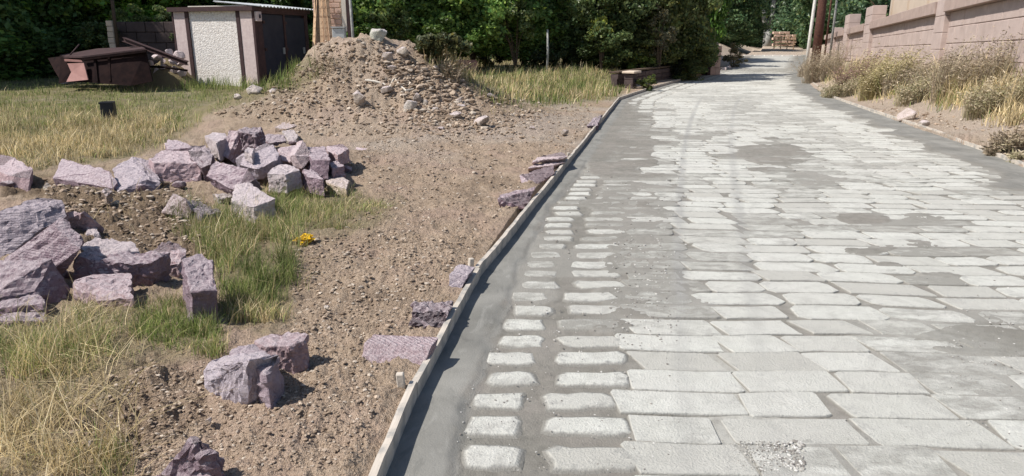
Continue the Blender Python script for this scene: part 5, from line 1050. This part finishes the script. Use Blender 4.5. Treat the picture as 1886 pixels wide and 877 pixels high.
# ------------------------------------------------------------------ clods and grit
def scatter(name, px, py, size, cols, label, cat, zfun=None, flat=.6, road_=False):
    P, ok = on_ground_v(px, py); size = size[ok]; P = P[ok]; cols = cols[ok]
    d = (xL(P[:, 1]) - P[:, 0] > .07) | (P[:, 0] - xR(P[:, 1]) > .07); k = ~d if road_ else d; P = P[k]; size = size[k]; cols = cols[k]
    if road_: P = P[(P[:, 1] < 40)]; size = size[:len(P)]; cols = cols[:len(P)]
    n_ = len(P); rs = np.random.RandomState(len(name)); zc = P[:, 1] * cp + CH * sp
    bmi = bmesh.new(); bmesh.ops.create_icosphere(bmi, subdivisions=1, radius=1); bmi.verts.ensure_lookup_table(); bv = np.array([v.co for v in bmi.verts])[:12] if False else np.array([v.co for v in bmi.verts]); bf = np.array([[v.index for v in f.verts] for f in bmi.faces]); bmi.free()
    # 12 vertex icosahedron, jittered
    z = H(P[:, 0], P[:, 1]) + micro(P[:, 0], P[:, 1])[0] if not road_ else road_z(P[:, 1]) + .001
    s = size * zc / F; V = bv[None] * (1 + rs.uniform(-.38, .38, (n_, len(bv), 1))) * s[:, None, None] * np.stack([rs.uniform(.7, 1.3, n_), rs.uniform(.7, 1.3, n_), rs.uniform(.35, .75, n_) * flat / .6], 1)[:, None, :]
    an = rs.uniform(0, 6.28, n_); c_, s_ = np.cos(an)[:, None], np.sin(an)[:, None]; V = np.stack([V[..., 0] * c_ - V[..., 1] * s_, V[..., 0] * s_ + V[..., 1] * c_, V[..., 2]], -1)
    V[..., 0] += P[:, 0:1]; V[..., 1] += P[:, 1:2]; V[..., 2] += (z + s * .25)[:, None]
    Fc = (bf[None] + (np.arange(n_) * len(bv))[:, None, None]).reshape(-1, 3)
    o = link(name, mesh_np(name, V.reshape(-1, 3), Fc, cols=np.repeat(cols, len(bv), 0)), M['pebble']); tag(o, label, cat, kind='stuff')
def clods():
    rs = np.random.RandomState(77)
    soilC = np.array([(.36, .27, .195), (.42, .32, .24), (.31, .23, .165), (.46, .365, .28), (.26, .19, .135), (.56, .48, .395)])
    def reg(poly, n_, s0, s1, seed):
        x, y = sample_poly(poly, n_, seed); return x, y, s0 + (s1 - s0) * np.random.RandomState(seed).rand(len(x)) ** (2.2 if seed > 10 else 4.6)
    R_ = [reg([(540, 440), (860, 440), (700, 700), (690, 877), (260, 877), (200, 760), (240, 680), (440, 650), (540, 610)], 13000, .7, 4.6, 1), reg([(700, 240), (1100, 190), (1050, 290), (870, 500), (560, 470), (700, 380), (640, 300)], 7500, .5, 3.6, 2),
          reg([(370, 215), (480, 185), (590, 80), (745, 78), (860, 160), (1010, 190), (960, 250), (560, 250), (500, 225)], 7000, .6, 4.5, 3), reg([(80, 330), (300, 330), (430, 400), (430, 470), (280, 470), (90, 400)], 2600, .8, 6, 4), reg([(740, 110), (860, 160), (900, 240), (760, 230), (700, 120)], 1600, 1.5, 7, 5),
          reg([(100, 740), (280, 660), (380, 700), (300, 870), (150, 870)], 900, 1, 6.5, 6), reg([(1560, 190), (1886, 230), (1886, 295), (1700, 235)], 700, .8, 4, 7)]
    px = np.concatenate([q[0] for q in R_]); py = np.concatenate([q[1] for q in R_]); sz = np.concatenate([q[2] for q in R_]); c = soilC[rs.randint(0, 6, len(px))] * rs.uniform(.85, 1.1, (len(px), 1))
    scatter('soil_clods', px, py, sz, c, 'loose soil clods and pebbles over the bare earth and mound', 'soil clods')
    R_ = [reg([(1120, 440), (1230, 440), (1240, 650), (1120, 640)], 420, .4, 2.6, 11), reg([(1280, 820), (1480, 820), (1480, 877), (1280, 877)], 700, .5, 3.6, 12), reg([(840, 500), (900, 500), (860, 700), (820, 877), (780, 877)], 160, .4, 2.2, 13), reg([(930, 460), (965, 460), (900, 620), (850, 800), (800, 877), (775, 877), (830, 720), (880, 580)], 900, .35, 2.2, 18), reg([(850, 560), (1250, 560), (1250, 877), (830, 877)], 700, .3, 2.2, 14), reg([(1000, 300), (1300, 300), (1260, 500), (980, 480)], 240, .4, 2.5, 15), reg([(1740, 600), (1886, 600), (1886, 690), (1740, 670)], 200, .4, 2.5, 16), reg([(1250, 500), (1886, 500), (1886, 877), (1250, 877)], 200, .3, 2, 17)]
    px = np.concatenate([q[0] for q in R_]); py = np.concatenate([q[1] for q in R_]); sz = np.concatenate([q[2] for q in R_]); gc = np.array([(.5, .49, .46), (.3, .29, .27), (.66, .65, .62), (.2, .19, .18)]); c = gc[rs.randint(0, 4, len(px))]
    scatter('road_grit', px, py, sz, c, 'grey mortar crumbs and grit on the new paving', 'grit', road_=True)
clods()


def bush_at(px, D, zc, w, h, col, lab, seed, leaf=.1, n_=2500):
    x = pz(px, 100, D).x; g = float(H(x, D)); t = empty('shrub', (x, D, g), 0, lab, 'shrub'); m_, C = leaf_cloud(n_, (w / 2, w * .4, h / 2), leaf, seed, col, .8, 30, .2)
    link('foliage', m_, M['leaf'], t, loc=(0, 0, zc - g)); bm = bmesh.new()
    for q in C[::4]: tube_bm(bm, [(0, 0, -.05), tuple(Vector(q) * .3 + Vector((0, 0, (zc - g) * .6))), tuple(Vector(q) * .9 + Vector((0, 0, zc - g)))], [.03, .02, .006], 4)
    link('stems', bm_mesh('stems', bm), M['bark'], t)
bush_at(250, 24.6, 2.2, 1.6, 1.3, (.20, .26, .09), 'leafy growth hanging over the dark block wall', 31)
bush_at(315, 24.4, 2.1, 1.3, 1.4, (.16, .21, .09), 'green growth between the dark wall and the shed roof', 32)
bush_at(195, 24.0, 1.6, 1.6, 1.5, (.13, .18, .07), 'green bush left of the stacked stone pillar', 33)

bush_at(1108, 27.5, 1.9, 1.0, 1.3, (.30, .34, .08), 'yellow green spray of leaves in the hedge above the planter shrub', 34, .1, 1200)
bush_at(950, 27.0, 2.4, 2.0, 1.6, (.19, .25, .10), 'lighter green bush in front of the hedge middle', 35, .12, 2600)
bush_at(1215, 28.5, 2.0, 1.6, 1.8, (.20, .19, .12), 'brownish grey bush beside the road end of the hedge', 36, .09, 2600)
bush_at(720, 25.0, 2.0, 1.8, 1.6, (.15, .20, .08), 'bush directly behind the top boulder of the mound', 37, .12, 2400)
post(1008, 26.5, .04, M['palebark'], 'pale slim stem standing before the hedge', h=1.5)
for k, (px, py, D_, lab) in enumerate([(748, 716, 0, 'short wooden stake holding the board by the sawn purple block'), (1049, 292, 0, 'short wooden stake at the board joint by the far pink slabs'), (872, 496, 0, 'short wooden stake beside the bluish topped block')]):
    g = on_ground(px, py); o = box('wooden_stake', (0, 0, .02), (.035, .03, .12), M['board'], bev=.004); o.location = (g[0] - .02, g[1], g[2]); o.rotation_euler = (.05, .06 * (k - 1), .3 * k); tag(o, lab, 'stake', 'stakes along the left formwork')

for (px, py, w, h, col, lab) in [(262, 350, 22, 16, VIO, 'purple fragment between the bluish wedge and the broad pink block'), (330, 345, 26, 14, DRK, 'dark broken fragment under the broad pink block'), (420, 320, 20, 14, PNK, 'pink fragment wedged left of the violet slab like block'), (470, 345, 20, 14, GRY, 'greyish fragment between the violet slab and the white topped block'),
      (120, 455, 26, 18, DRK, 'dark fragment beside the tip of the slanting slab'), (122, 510, 22, 16, VIO, 'violet fragment between the dark faced block and the pitted block'), (20, 345, 34, 18, DRK, 'dark clod like stone at the left edge behind the big chiselled block'), (232, 565, 20, 12, VIO, 'purple chip in front of the pinkish flat topped block'),
      (300, 500, 20, 14, PNK, 'pink fragment left of the upright pointed block'), (640, 315, 20, 12, VIO, 'purple fragment right of the small cube like block'), (540, 268, 18, 12, DRK, 'dark fragment behind the pale pink block of the rear heap'), (150, 345, 24, 12, VIO, 'violet chip in front of the long low block')]:
    rock(px, py, w, h, col, lab, .8, 'tuff fragments between the blocks', lift=.3)
